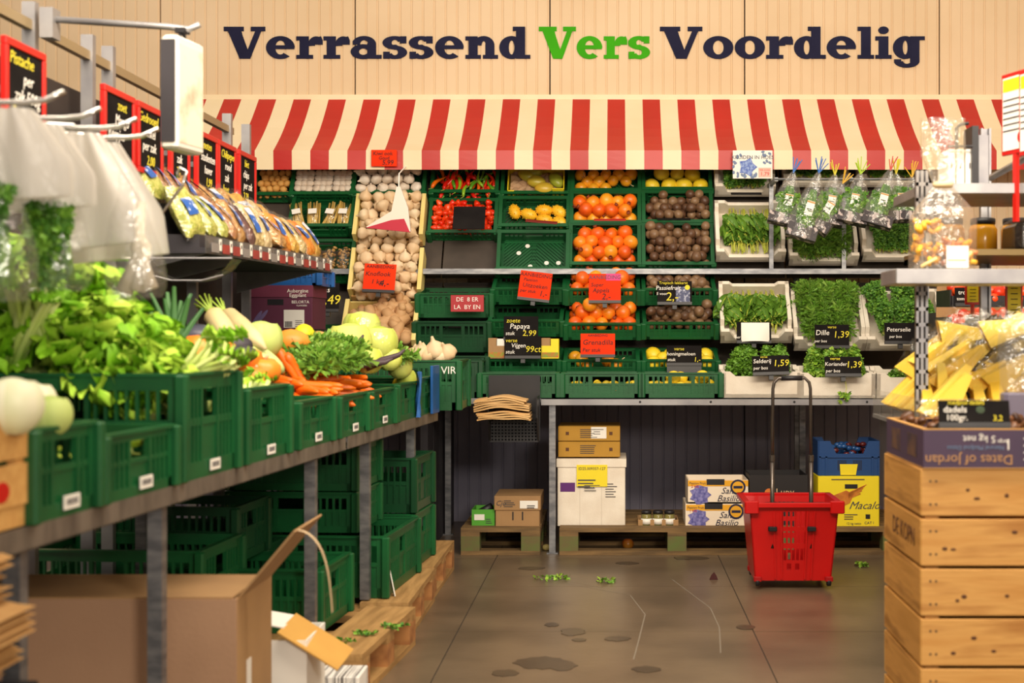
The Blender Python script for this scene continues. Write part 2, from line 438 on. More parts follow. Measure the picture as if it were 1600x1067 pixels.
# ---------------------------------------------------------------- crates
_cr = {}
def crate_meshes(w, d, h, m, slots=True):
    """moulded folding crate; origin at the middle of the front bottom edge, y runs inwards"""
    k = (w, d, h, m.name)
    if k in _cr: return _cr[k]
    body = MB()
    def wall(L, M):
        t = .014
        body.box(0, L, 0, t, 0, .16*h, 0, M); body.box(0, L, .002, t, .84*h, h-.006, 0, M)
        body.box(0, L, .002, t-.002, .50*h, .57*h, 0, M)
        body.box(.0, .035, 0, t, 0, h-.006, 0, M); body.box(L-.035, L, 0, t, 0, h-.006, 0, M)
        body.box(.03, L-.03, .006, .010, .10*h, .53*h, 0, M)
        n = max(4, round((L-.07)/.026)); c0 = L/2
        for i in range(1, n):
            u = .035+(L-.07)*i/n
            if abs(u-c0) < .055: continue
            body.box(u-.004, u+.004, .001, t-.002, .10*h, .86*h, 0, M)
        for s in (-1, 1): body.box(c0+s*.058-.006, c0+s*.058+.006, .0, t, .16*h, .86*h, 0, M)
    wall(w, T(-w/2, 0, 0)); wall(w, T(w/2, d, 0, rz=PI))
    wall(d, T(w/2, 0, 0, rz=PI/2)); wall(d, T(-w/2, d, 0, rz=-PI/2))
    for sx_ in (-1, 1):
        for y in (.0, d): body.cbox(sx_*w/2-.016, sx_*w/2+.016, y-.016, y+.016, 0.0, h-.004, .006)
    rim = MB()
    rim.box(-w/2-.006, w/2+.006, -.006, .016, h-.008, h); rim.box(-w/2-.006, w/2+.006, d-.016, d+.006, h-.008, h)
    rim.box(-w/2-.006, -w/2+.016, .016, d-.016, h-.008, h); rim.box(w/2-.016, w/2+.006, .016, d-.016, h-.008, h)
    base = MB()
    W2, D2 = w/2-.012, d-.024
    for s in (-1, 1):
        base.box(0, s*.012, .012, d-.012, .004, .010) if s > 0 else base.box(-.012, 0, .012, d-.012, .004, .010)
        c = .02
        while c < W2+D2 and slots:
            p = [(c, 0) if c <= W2 else (W2, c-W2), (0, c) if c <= D2 else (c-D2, D2)]
            (x0, y0), (x1, y1) = p
            L = math.hypot(x1-x0, y1-y0)
            if L > .02:
                a = math.atan2(y1-y0, (x1-x0)*s)
                base.box(0, L, -.005, .005, .004, .010, 0, T(x0*s, y0+.012, 0, rz=a))
            c += .024
    base.box(-w/2+.01, w/2-.01, .012, .03, .003, .011); base.box(-w/2+.01, w/2-.01, d-.03, d-.012, .003, .011)
    base.box(-w/2+.01, -w/2+.03, .012, d-.012, .003, .011); base.box(w/2-.03, w/2-.01, .012, d-.012, .003, .011)
    base.box(-w/2+.012, w/2-.012, .014, d-.014, .000, .0035, 1)
    r = (body.mesh('crate_body', m), rim.mesh('crate_rim', m), base.mesh('crate_base', [m, m_dkgreen]))
    _cr[k] = r
    return r
def crate(M, w, d, h, label, m=None, cat='crate', group=None, name='plastic_crate', tag=None):
    t = thing(name, label, cat, M, group)
    a, b, c = crate_meshes(w, d, h, m or m_green)
    O('crate_body', a, t); O('crate_rim', b, t); O('crate_base', c, t)
    if tag:
        mb = MB().box(-.035, .035, -.003, 0, -.014, .014)
        lb = O('label_card', mb.mesh('label_card', m_label), t, tag)
        q = MB()
        for i in range(9): q.box(-.026+i*.006, -.026+i*.006+.0025+.0015*(i % 2), -.0036, -.0028, -.006, .007)
        O('barcode', q.mesh('barcode', m_lblink), lb)
    return t
def lip(x, y, D, w, d, h, t):
    """matrix of a tilted crate whose front rim is centred on pixel x,y at distance D"""
    p = P(x, y, D)
    return Matrix.Translation(p) @ Euler((t, 0, 0)).to_matrix().to_4x4() @ Matrix.Translation((0, 0, -h))

# ---------------------------------------------------------------- produce shapes
def variants(fn, n): return [fn() for _ in range(n)]
def scatter(name, meshes, M, w, d, z, r, label, cat, group, full=1.0, layers=1.6, sq=1.0, scale=(.92, 1.1), tumble=True, y0=0.0):
    """single fruits laid in a crate: staggered layers reaching every edge, the top ones loose"""
    n = 0
    for L in range(int(math.ceil(layers))):
        frac = 1.0 if L+1 <= layers else layers-L
        ny = max(1, int(round((d-2*r)/(r*1.8)))); nx = max(1, int(round((w-2*r)/(r*1.95))))
        for j in range(ny+1-(L % 2)):
            y = y0+r+(d-2*r)*(j+.5*(L % 2))/ny
            for i in range(nx+1-((j+L) % 2)):
                x = -w/2+r+(w-2*r)*(i+.5*((j+L) % 2))/nx
                if random.random() > full*frac: continue
                s = rr(*scale)
                e = Euler((rr(0, 6.28), rr(0, 6.28), rr(0, 6.28))) if tumble else Euler((rr(-.5, .5), rr(-.5, .5), rr(0, 6.28)))
                m = M @ Matrix.Translation((x+rr(-.16, .16)*r, y+rr(-.16, .16)*r, z+r*sq+L*r*1.3+rr(-.1, .15)*r)) @ e.to_matrix().to_4x4() @ Matrix.Scale(s, 4)
                O(name, random.choice(meshes), None, m, label, cat, group); n += 1
    return n
def round_fruit(r, m, flat=.95, dimple=.25, n=14, wob=.01, crown=None):
    prof = []
    for i in range(11):
        t = PI*i/10; z = -math.cos(t)*flat; rad = math.sin(t)
        if i > 8: z -= dimple*(i-8)*.06
        prof.append((max(rad, .04)*r, z*r))
    mb = MB().lathe(prof, n, 0, wob=wob)
    ms = [m]
    if crown:
        ms.append(crown)
        mb.lathe([(.10*r, .80*r), (.20*r, .98*r), (.26*r, 1.18*r), (.17*r, 1.10*r), (.08*r, .92*r)], 6, 1, lobes=6, lob=.15)
    return mb.mesh('fruit', ms, True)
m_pom = mat('pomegranate_skin', 'C8280E', .35, h2='F7A623', nscale=14, h3='EE6A12', rnd=True, lo=.1, hi=.9)
m_pomc = mat('pomegranate_crown', '8A3A16', .7)
m_gran = mat('granadilla_skin', 'F08A10', .35, h2='F7B028', nscale=20, rnd=True, lo=.1, hi=.9)
m_pas = mat('passion_fruit_skin', '40281E', .45, h2='8C6E50', nscale=40, h3='64452F', rnd=True, lo=.1, hi=.95)
m_mel = mat('yellow_melon_skin', 'F2CE14', .4, h2='F8DC3E', nscale=8, rnd=True, lo=.1, hi=.9)
m_kiw = mat('kiwano_skin', 'F0A40E', .4, h2='F8C42E', nscale=12, rnd=True, lo=.1, hi=.9)
m_hab = mat('habanero_skin', 'D8180C', .25, h2='F2501A', nscale=10, rnd=True, lo=.2, hi=1.0)
m_stem = mat('green_stem', '7E8A3A', .7)
m_tan = mat('pale_stem', 'C9B48A', .7)
m_gar = mat('garlic_skin', 'F0DCBA', .55, h2='DDBB90', nscale=18, rnd=True, lo=.1, hi=.95, stretch=(1, 1, .3))
m_garw = mat('white_garlic_skin', 'F4EBDD', .5, h2='E6D4C0', nscale=10, rnd=True, lo=.1, hi=.9)
m_gin = mat('ginger_skin', 'D3AC7C', .65, h2='B98C5E', nscale=22, rnd=True, lo=.1, hi=.9)
m_chr = mat('red_chilli_skin', 'C9140F', .22, h2='E0301A', nscale=6, rnd=True)
m_cho = mat('orange_chilli_skin', 'F07412', .25, h2='E84E14', nscale=6, rnd=True)
m_chg = mat('green_chilli_skin', '3E8A1C', .25, h2='8AB82A', nscale=6, rnd=True)
m_mango = mat('mango_skin', '8FA632', .35, h2='D8B238', nscale=5, rnd=True, lo=.2, hi=.9)
def garlic_mesh(r, m):
    prof = [(.25, -.72), (.7, -.66), (.98, -.3), (1.0, 0), (.85, .35), (.5, .68), (.22, .9), (.14, 1.2), (.10, 1.35)]
    return MB().lathe([(a*r, b*r) for a, b in prof], 18, 0, lobes=7, lob=.07, wob=.02).mesh('garlic', m, True)
def ginger_mesh():
    mb = MB(); pts = [Vector((-.06, 0, 0))]; 
    for i in range(4): pts.append(pts[-1]+Vector((.032, rr(-.018, .018), rr(-.008, .008))))
    mb.tube(pts, [.015, .026, .022, .026, .012], 9)
    for i in (1, 2, 3):
        q = pts[i]; s = random.choice((-1, 1)); e = q+Vector((rr(-.015, .02), s*rr(.035, .055), rr(0, .018)))
        mb.tube([q, (q+e)/2+Vector((0, 0, .006)), e, e+(e-q)*.12], [.017, .021, .018, .007], 8)
    return mb.mesh('ginger', m_gin, True)
def pepper_mesh(L, r, m, curve):
    mb = MB(); n = 8; pts = []; rad = []
    for i in range(n+1):
        u = i/n; pts.append((L*(u-.5), curve*math.sin(PI*u), .3*curve*math.sin(2*PI*u))); rad.append(r*max(.08, (1-u**2.4)*min(1, .55+u*3)))
    mb.tube(pts, rad, 9)
    mb.tube([(-L*.5-.022, .006, .004), (-L*.5-.008, .001, 0), (-L*.5+.004, 0, 0)], [.0025, .003, r*.6], 6, 1)
    return mb.mesh('chilli', [m, m_stem], True)
def habanero_mesh(r):
    prof = [(.1, -1.15), (.38, -1.0), (.62, -.6), (.85, -.1), (1.0, .4), (.9, .78), (.5, .92), (.12, .86)]
    mb = MB().lathe([(a*r, b*r) for a, b in prof], 12, 0, lobes=4, lob=.1, wob=.05)
    mb.tube([(0, 0, .85*r), (.1*r, 0, 1.25*r)], r*.1, 5, 1)
    return mb.mesh('habanero', [m_hab, m_stem], True)
def kiwano_mesh():
    mb = MB().ell(.042, .042, .06, 14, 10, 0)
    for i in range(34):
        t = math.acos(1-2*(i+.5)/34); q = i*2.399
        d = Vector((math.sin(t)*math.cos(q)*.042, math.sin(t)*math.sin(q)*.042, math.cos(t)*.06)); n = d.normalized()
        mb.tube([d*.95, d+n*.006], [.005, .001], 5, 0)
    return mb.mesh('kiwano', m_kiw, True)
poms = variants(lambda: round_fruit(.042, m_pom, .93, .3, 16, .015, m_pomc), 4)
grans = []
for _ in range(3):
    me = MB().ell(.036, .036, .04, 14, 10, 0).tube([(0, 0, .038), (.004, 0, .06), (.012, 0, .085)], .0028, 6, 1).mesh('granadilla', [m_gran, m_tan], True); grans.append(me)
pass_ = variants(lambda: MB().ell(.029, .029, .031, 12, 8, 0, wob=.018).mesh('passion_fruit', m_pas, True), 4)
mels = variants(lambda: MB().ell(.046, .046, .05, 14, 10, 0, wob=.006).tube([(0, 0, .047), (0, 0, .054)], .005, 6, 1).mesh('melon', [m_mel, mat('melon_navel', '8A6A20', .8)], True), 3)
kiws = variants(kiwano_mesh, 2)
habs = variants(lambda: habanero_mesh(.019), 4)
gars = variants(lambda: garlic_mesh(.036, m_gar), 5)
garw = variants(lambda: garlic_mesh(.034, m_garw), 3)
gins = variants(ginger_mesh, 6)
mangos = variants(lambda: MB().ell(.04, .034, .058, 14, 10, 0, fn=lambda p: 1+.12*p.x*p.z).mesh('mango', m_mango, True), 2)

# ---------------------------------------------------------------- counter and display rack
CF = 7.6; SCF = F/CF
ct = thing('display_counter', 'long steel counter along the back wall carrying the produce rack', 'counter')
zc = CH-(622-CY)/SCF
x0, x1 = (846-CX)/SCF, (1372-CX)/SCF+.35
O('front_rail', MB().box(x0, x1, CF-.03, CF-.005, zc-.036, zc).box(x0, x1, CF-.03, CF-.0, zc-.004, zc).mesh('front_rail', m_steel), ct)
O('top', MB().box(-2.9, x1, CF-.005, WD-.04, zc-.02, zc-.002).mesh('top', m_steel), ct)
O('rail_piece', MB().box((716-CX)/SCF, (760-CX)/SCF, CF-.02, CF-.004, zc-.03, zc).mesh('rail_piece', m_steel), ct)
for px, D in ((863, CF), (1254, 8.3), (1480, 7.9), (700, 8.3), (1246, 8.7)):
    x = (px-CX)*D/F
    O('leg', MB().box(x-.017, x+.017, D-.002, D+.03, 0, zc-.02).box(x-.03, x+.03, D-.01, D+.04, 0, .006).mesh('leg', m_galv), ct)
for px in (1000, 1110, 1240, 1353):
    O('bolt', MB().lathe([(.006, 0), (.006, .004), (.003, .006)], 8, 0, T((px-CX)/SCF, CF-.03, zc-.018, rx=PI/2)).mesh('bolt', m_black), ct)
# slatted rack behind the crates
rk = thing('display_rack', 'sloping dark board and steel ledge rack holding the crates above the counter', 'rack')
m_brown = mat('dark_brown_board', '3B332C', .6, h2='4A4038', nscale=6)
TU = R(59)
cb = P(1060, 412, 8.25)+Vector((0, .1*math.sin(TU), -.1*math.cos(TU)))
for a, b in ((-2.6, -1.02), (-1.01, .0), (.01, 1.0), (1.01, 1.95)):
    O('back_board', MB().box(a, b, -.02, .78, -.022, -.004).mesh('back_board', m_brown), rk, T(0, cb.y, cb.z, rx=TU))
zl = CH-(427-CY)/(F/8.2)
O('ledge', MB().box(-2.6, 2.0, 8.19, 8.33, zl, zl+.008).box(-2.6, 2.0, 8.185, 8.195, zl-.004, zl+.026).mesh('ledge', m_galv), rk)
for a, b in ((-2.6, -1.02), (-1.01, .0), (.01, 1.0), (1.01, 1.95)):
    O('lower_board', MB().box(a, b, 0, .70, -.03, -.012).mesh('lower_board', m_brown), rk, T(0, 8.17, zc, rx=R(68.5)))
for x in (-2.4, -1.2, 0, 1.1, 1.9):
    O('upright', MB().box(x-.02, x+.02, 8.55, 8.6, zc, 1.9).mesh('upright', m_galv), rk)
CW, CDp, CHh = .412, .26, .10
MC = {}
def fcrate(key, x, y, D, t, label, d=CDp, h=CHh, w=CW, m=None):
    M = lip(x, y, D, w, d, h, t); MC[key] = (M, w, d, h)
    return crate(M, w, d, h, label, m)
G = 'green slotted crate '
# upper tier (steep)
fcrate('5c', 945, 412, 8.25, TU, G+'holding orange pomegranates just above the steel ledge', .29)
fcrate('5b', 946, 347, 8.40, TU, G+'of orange pomegranates, second row under the awning', .225)
fcrate('5a', 947, 297, 8.52, TU, G+'of granadillas with stems, right under the awning', .2)
fcrate('6c', 1060, 412, 8.25, TU, G+'of brown passion fruit just above the steel ledge', .29)
fcrate('6b', 1059, 346, 8.40, TU, G+'of purple passion fruit, below the yellow melons', .225)
fcrate('6a', 1058, 295, 8.52, TU, G+'of round yellow melons under the awning', .2)
fcrate('4c', 832, 420, 8.22, TU, G+'empty with chevron slotted base above the steel ledge', .27)
fcrate('4b', 834, 352, 8.40, TU, G+'of spiny yellow kiwano fruit', .21)
fcrate('4a', 837, 301, 8.52, TU, G+'around a yellow mango box under the awning', .2)
fcrate('3b', 722, 362, 8.38, TU, G+'of red habanero peppers', .24, w=.40)
fcrate('3a', 725, 299, 8.52, TU, G+'of red and green chilli peppers under the awning', .2, w=.40)
# lower tier (stepped)
TL = R(20)
fcrate('5d', 942, 451, 8.10, TL, G+'of pomegranates just below the steel ledge')
fcrate('5f', 941, 505, 8.00, TL, G+'heaped with pomegranates above the Grenadilla card')
fcrate('5g', 940, 562, 7.87, R(14), G+'nearly empty behind the Grenadilla card')
fcrate('5h', 940, 582, 7.60, 0, G+'on the counter front below the Grenadilla card', d=.24, h=.135, w=.42)
fcrate('6d', 1061, 451, 8.10, TL, G+'of passion fruit behind the passion fruit chalk card')
fcrate('6f', 1063, 504, 8.00, TL, G+'heaped with passion fruit below the ledge')
fcrate('6g', 1064, 562, 7.87, R(14), G+'of yellow melons behind the black melon card')
fcrate('6h', 1065, 582, 7.60, 0, G+'of yellow fruit on the counter beside the foam boxes', d=.24, h=.135, w=.42)
fcrate('4d', 826, 450, 8.10, TL, G+'empty, behind the slanted orange offer card')
fcrate('4f', 821, 500, 8.00, TL, G+'behind the papaya chalk card')
fcrate('4g', 815, 561, 7.87, R(14), G+'below the two fig boxes')
fcrate('4h', 811, 582, 7.60, 0, G+'on the counter behind the paper bag dispenser', d=.24, h=.135, w=.42)
fcrate('3d', 710, 458, 8.05, R(8), G+'with red and white printed labels on its front', d=.28, h=.14, w=.42)
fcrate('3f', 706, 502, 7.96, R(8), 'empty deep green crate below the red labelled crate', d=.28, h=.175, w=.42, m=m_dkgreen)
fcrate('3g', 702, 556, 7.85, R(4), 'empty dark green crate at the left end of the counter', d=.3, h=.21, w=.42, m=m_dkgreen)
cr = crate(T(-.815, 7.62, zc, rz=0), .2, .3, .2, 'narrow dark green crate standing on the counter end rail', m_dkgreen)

def fill(key, name, meshes, r, label, cat, group, **k):
    M, w, d, h = MC[key]
    return scatter(name, meshes, M, w-.03, d-.02, k.pop('z', .012), r, label, cat, group, y0=.01, **k)
fill('5c', 'pomegranate', poms, .041, 'orange pomegranate in the upper crate just above the steel ledge', 'pomegranate', 'pomegranates in the crate above the ledge', layers=2.0)
fill('5b', 'pomegranate', poms, .041, 'orange pomegranate in the second crate under the awning', 'pomegranate', 'pomegranates in the second crate from the awning', layers=1.9)
fill('5a', 'granadilla', grans, .037, 'orange granadilla with dry stem in the crate under the awning', 'granadilla', 'granadillas under the awning', layers=1, full=.75)
fill('6c', 'passion_fruit', pass_, .029, 'brown passion fruit in the upper crate just above the steel ledge', 'passion fruit', 'passion fruit in the crate above the ledge', layers=2.5)
fill('6b', 'passion_fruit', pass_, .029, 'purple passion fruit in the crate below the yellow melons', 'passion fruit', 'passion fruit below the melons', layers=2.4)
fill('6a', 'yellow_melon', mels, .046, 'round yellow melon in the crate under the awning', 'melon', 'yellow melons under the awning', layers=1)
M, w, d, h = MC['4b']
for i, (x, y, a) in enumerate(((-.12, .13, .3), (-.035, .11, 1.2), (.055, .14, 1.5), (.06, .07, 1.4), (.145, .13, .9), (.155, .05, 1.0))):
    O('kiwano', kiws[i % 2], None, M @ T(x, y, .055, rx=PI/2, rz=a, s=.86), 'spiny yellow kiwano fruit lying in the half empty green crate', 'kiwano', 'kiwanos in the green crate')
fill('3b', 'habanero_pepper', habs, .019, 'small red habanero pepper in the crate with a black card', 'pepper', 'habanero peppers', layers=2.6, z=.03)
M, w, d, h = MC['3a']
pm = [pepper_mesh(.13, .013, m_chr, .02), pepper_mesh(.12, .014, m_cho, .015), pepper_mesh(.14, .011, m_chg, .025), pepper_mesh(.13, .012, m_chr, -.02)]
nm = ['red', 'orange', 'green', 'red']
for i in range(46):
    k = random.choice((0, 0, 1, 2, 3)); x = rr(-.17, .17)
    O('chilli_pepper', pm[k], None, M @ T(x, rr(.02, .17), rr(.03, .10), rx=rr(-.3, .3), ry=rr(-.2, .2), rz=PI/2+rr(-.8, .8)+(PI if i % 3 == 0 else 0)),
      nm[k]+' chilli pepper in the crate under the awning', 'chilli pepper', nm[k]+' chillies under the awning')
fill('5d', 'pomegranate', poms, .042, 'orange pomegranate in the crate behind the pink and orange offer card', 'pomegranate', 'pomegranates just below the ledge', layers=1.9, z=.035)
fill('5f', 'pomegranate', poms, .042, 'orange pomegranate heaped in the crate above the Grenadilla card', 'pomegranate', 'pomegranates above the Grenadilla card', layers=2.2, z=.035)
fill('6d', 'passion_fruit', pass_, .030, 'passion fruit in the crate behind the passion fruit chalk card', 'passion fruit', 'passion fruit just below the ledge', layers=1.8, z=.045)
fill('6f', 'passion_fruit', pass_, .030, 'passion fruit in the heaped crate above the melon card', 'passion fruit', 'passion fruit above the melon card', layers=2.3, z=.045)
fill('6g', 'yellow_melon', mels, .046, 'yellow melon in the crate behind the black melon card', 'melon', 'yellow melons behind the melon card', layers=1, full=.75, z=.02)
fill('5g', 'granadilla', grans, .037, 'granadilla left in the crate behind the Grenadilla card', 'granadilla', 'granadillas in the nearly empty crate', layers=1, full=.22, z=.02)
fill('6h', 'yellow_fruit', mels, .040, 'yellow fruit seen through the slots of the counter crate', 'fruit', 'yellow fruit in the counter crate', layers=1.5, full=.8, scale=(.75, .85), z=.01)
fill('5h', 'cape_gooseberry', mels, .024, 'small yellow fruit in the counter crate under the Grenadilla card', 'fruit', 'small yellow fruit in the counter crate', layers=2, full=.4, scale=(.45, .5), z=.01)
# mango box inside its crate
M, w, d, h = MC['4a']
t = thing('mango_box', 'bright yellow cardboard mango box lined with crumpled paper', 'box', M @ T(0, .01, .012))
O('box_side', MB().box(-.17, -.165, 0, .18, 0, .10).box(-.17, -.13, 0, .006, 0, .09).mesh('box_side', m_yellow), t)
O('box_side', MB().box(.165, .17, 0, .18, 0, .10).box(.10, .17, 0, .006, 0, .11).mesh('box_side', m_yellow), t)
O('box_back', MB().box(-.17, .17, .175, .18, 0, .10).box(-.17, .17, 0, .18, 0, .003).mesh('box_back', m_yellow), t)
m_paper = mat('crumpled_tissue_paper', 'C9A987', .85, h2='B3906C', nscale=9)
random.seed(31)
hh = [[rr(-.02, .02) for _ in range(14)] for _ in range(10)]
O('tissue_paper', MB().grid(lambda u, v: (-.155+.31*u, .012+.155*v, .055+hh[int(v*9)][int(u*13)]), 13, 9).mesh('tissue_paper', m_paper), t)
for x, y, a in ((-.06, .14, .8), (.0, .09, 1.3), (.05, .04, 1.4), (.12, .10, .4), (-.02, .16, 1.6)):
    O('mango', mangos[0], None, M @ T(x, y, .09, rx=PI/2, rz=a), 'green and yellow mango on crumpled paper in the yellow box', 'mango', 'mangoes in the yellow box')
# torn price stickers left on the bottom of the empty crate
M, w, d, h = MC['4c']
for x, y in ((-.135, .03), (-.02, .075), (.075, .10), (.145, .10), (.08, .045), (-.09, .17), (-.04, .22)):
    O('price_sticker', MB().lathe([(.014, 0), (.014, .001)], 12, 0, T(x, y, .011)).mesh('price_sticker', m_label), None, M, 'round white sticker lying in the empty green crate', 'sticker', 'stickers in the empty crate')

# ---------------------------------------------------------------- garlic and ginger trays (cream wooden-sided trays on the slope)
m_cream = mat('pale_yellow_wood', 'EBD98E', .6, h2='E2CB78', nscale=6, stretch=(8, 1, 8))
m_cardc = mat('printed_tray_card', 'C79A5C', .75)
def tray(x, y, D, w, d, h, t, label, front=True):
    M = lip(x, y, D, w, d, h, t)
    e = thing('produce_tray', label, 'tray', M)
    O('tray_base', MB().box(-w/2, w/2, 0, d, 0, .006).mesh('tray_base', m_cardc), e)
    O('tray_front', MB().box(-w/2, w/2, 0, .008, 0, h*.6).mesh('tray_front', m_cardc if front else m_cream), e)
    O('tray_back', MB().box(-w/2, w/2, d-.008, d, 0, h).mesh('tray_back', m_cream), e)
    for s in (-1, 1): O('tray_side', MB().box(s*w/2-.012, s*w/2+.012, .008, d-.008, 0, h+.03).mesh('tray_side', m_cream), e)
    return M, w, d, h
t1 = tray(606, 372, 8.32, .39, .31, .09, TU, 'pale wooden tray of garlic below the white bunched garlic')
t2 = tray(601, 458, 8.12, .395, .30, .09, R(60), 'pale wooden tray of garlic behind the big orange card')
t3 = tray(590, 538, 7.94, .40, .32, .10, R(50), 'printed cardboard tray of ginger roots under the garlic')
scatter('garlic_bulb', gars, t1[0], .36, .33, .012, .034, 'dry garlic bulb in the tray below the white bunched garlic', 'garlic', 'garlic in the upper tray', layers=2.7, y0=-.03)
scatter('garlic_bulb', gars, t2[0], .365, .33, .012, .034, 'dry garlic bulb in the tray behind the big orange card', 'garlic', 'garlic in the lower tray', layers=2.7, y0=-.02)
for i in range(28):
    O('ginger_root', gins[i % 6], None, t3[0] @ T(rr(-.14, .14), rr(.03, .28), rr(.04, .12), rx=rr(-.5, .5), ry=rr(-.5, .5), rz=rr(0, 6.3), s=rr(1.0, 1.7)),
      'knobbly ginger root in the cardboard tray under the garlic', 'ginger', 'ginger roots in the cardboard tray')
# white bunched garlic at the top under the awning
Mw = lip(605, 300, 8.5, .4, .2, .09, TU)
t = crate(Mw, .44, .2, .09, 'green crate of white fresh garlic under the awning')
scatter('fresh_garlic', garw, Mw, .40, .2, .05, .034, 'white fresh garlic bulb under the awning in front of the wall', 'garlic', 'white fresh garlic under the awning', layers=2)
# hanging gift bag of salt: clear cone with white top and red powder
hb = thing('hanging_pouch', 'clear pouch with red bottom and white top hanging over the garlic', 'pouch', T(*P(612, 330, 8.05)))
k = 8.05/F
O('pouch', MB().poly([(-40*k, -25*k), (30*k, -32*k), (26*k, 5*k), (14*k, 38*k), (8*k, 38*k), (0, 0)], -.012, .012, 0, T(rx=PI/2)).mesh('pouch', mat('white_pouch', 'EFE2D4', .5)), hb)
O('red_powder', MB().poly([(-40*k, -26*k), (29*k, -33*k), (20*k, -12*k), (0, -14*k)], -.014, .014, 0, T(rx=PI/2)).mesh('red_powder', mat('red_powder', 'C2203C', .6)), hb)
O('tie', MB().tube([(11*k, 0, 36*k), (10*k, .04, 60*k), (10*k, AF-8.05, zb+.02-P(612, 330, 8.05).z)], .004, 6).mesh('tie', m_white), hb)
# left columns: walnuts, ginger, packs of mushrooms and noodles
TLc = [('a', 425, 300, 8.5, 'crate of brown walnuts at the left end under the awning', .2), ]
Mn = lip(425, 303, 8.5, .21, .2, .09, TU)
crate(Mn, .23, .2, .09, 'green crate of tan ginger nubs at the left end under the awning')
m_nut = mat('walnut_shell', 'C98A3C', .6, h2='DDA85A', nscale=20, rnd=True, lo=.1, hi=.9)
nuts = variants(lambda: MB().ell(.024, .02, .022, 10, 7, 0, wob=.08).mesh('walnut', m_nut, True), 3)
scatter('walnut', nuts, Mn, .2, .2, .03, .022, 'brown walnut in the crate at the left end under the awning', 'walnut', 'walnuts under the awning', layers=2)
Mk = lip(503, 302, 8.5, .36, .2, .09, TU)
crate(Mk, .38, .2, .09, 'green crate of packed white mushrooms under the awning')
mush = variants(lambda: MB().lathe([(.010, -.02), (.011, 0), (.024, .002), (.026, .012), (.018, .024), (.005, .028)], 12).mesh('mushroom', m_garw, True), 2)
for i in range(3):
    pk = Mk @ T(-.115+i*.115, .02, .02)
    t = thing('mushroom_pack', ('left', 'middle', 'right')[i]+' clear pack of white mushrooms in the crate under the awning', 'pack', pk)
    O('pack_tray', MB().box(-.052, .052, 0, .15, 0, .05).mesh('pack_tray', m_white), t)
    for j in range(12):
        O('mushroom', mush[j % 2], t, T(-.034+(j % 3)*.034, .02+(j//3)*.037, .055, rx=rr(-.4, .4), ry=rr(-.4, .4)))
    O('pack_film', MB().grid(lambda u, v: (-.053+.106*u, .15*v, .086+.006*math.sin(u*9+v*13)), 8, 8).mesh('pack_film', m_clear, True), t)
Mp = lip(499, 352, 8.36, .37, .26, .10, R(50))
crate(Mp, .37, .26, .10, 'green crate of packed yellow pasta sticks beside the garlic')
m_stick = mat('dried_noodle', 'E2C472', .6, h2='D2AE58', nscale=14, rnd=True)
for i in range(4):
    t = thing('noodle_pack', ('leftmost', 'second', 'third', 'rightmost')[i]+' clear pack of yellow sticks in the crate beside the garlic', 'pack', Mp @ T(-.13+i*.085, .03, .03, rz=rr(-.3, .3)))
    for j in range(9):
        a = rr(-.25, .25)
        O('stick', MB().tube([(-.03+j*.0075, 0, .02+rr(0, .03)), (-.03+j*.0075+a*.1, .17, .04+rr(0, .03))], .006, 6).mesh('stick', m_stick, True), t)
    O('pack_film', MB().ell(.05, .1, .045, 12, 8, 0, T(0, .09, .04)).mesh('pack_film', m_clear, True), t)
    O('pack_label', MB().box(-.025, .025, .05, .09, .088, .090).mesh('pack_label', m_white), t)
Mq = lip(497, 425, 8.2, .37, .26, .10, R(50))
crate(Mq, .37, .26, .10, 'green crate of bagged dried mushrooms beside the garlic')
m_dry = mat('dried_mushroom', '8A6234', .7, h2='C49A58', nscale=30, bump=.5, bscale=50)
for i in range(4):
    t = thing('dried_mushroom_bag', ('leftmost', 'second', 'third', 'rightmost')[i]+' bag of brown dried mushrooms in the crate beside the garlic', 'bag', Mq @ T(-.13+i*.086, .12, .07, rx=.2))
    mb = MB()
    for j in range(60): mb.ell(rr(.008, .016), rr(.006, .012), rr(.004, .01), 6, 4, 0, T(rr(-.035, .035), rr(-.08, .08), rr(-.02, .03), rx=rr(0, 3), ry=rr(0, 3)))
    O('dried_mushrooms', mb.mesh('dried_mushrooms', m_dry, True), t, kind='stuff')
    O('bag_film', MB().ell(.052, .1, .042, 12, 8).mesh('bag_film', m_clear, True), t)
fcrate('1g', 500, 520, 7.98, R(10), 'green crate behind the 1,49 chalk card at the left', d=.28, h=.15, w=.4)

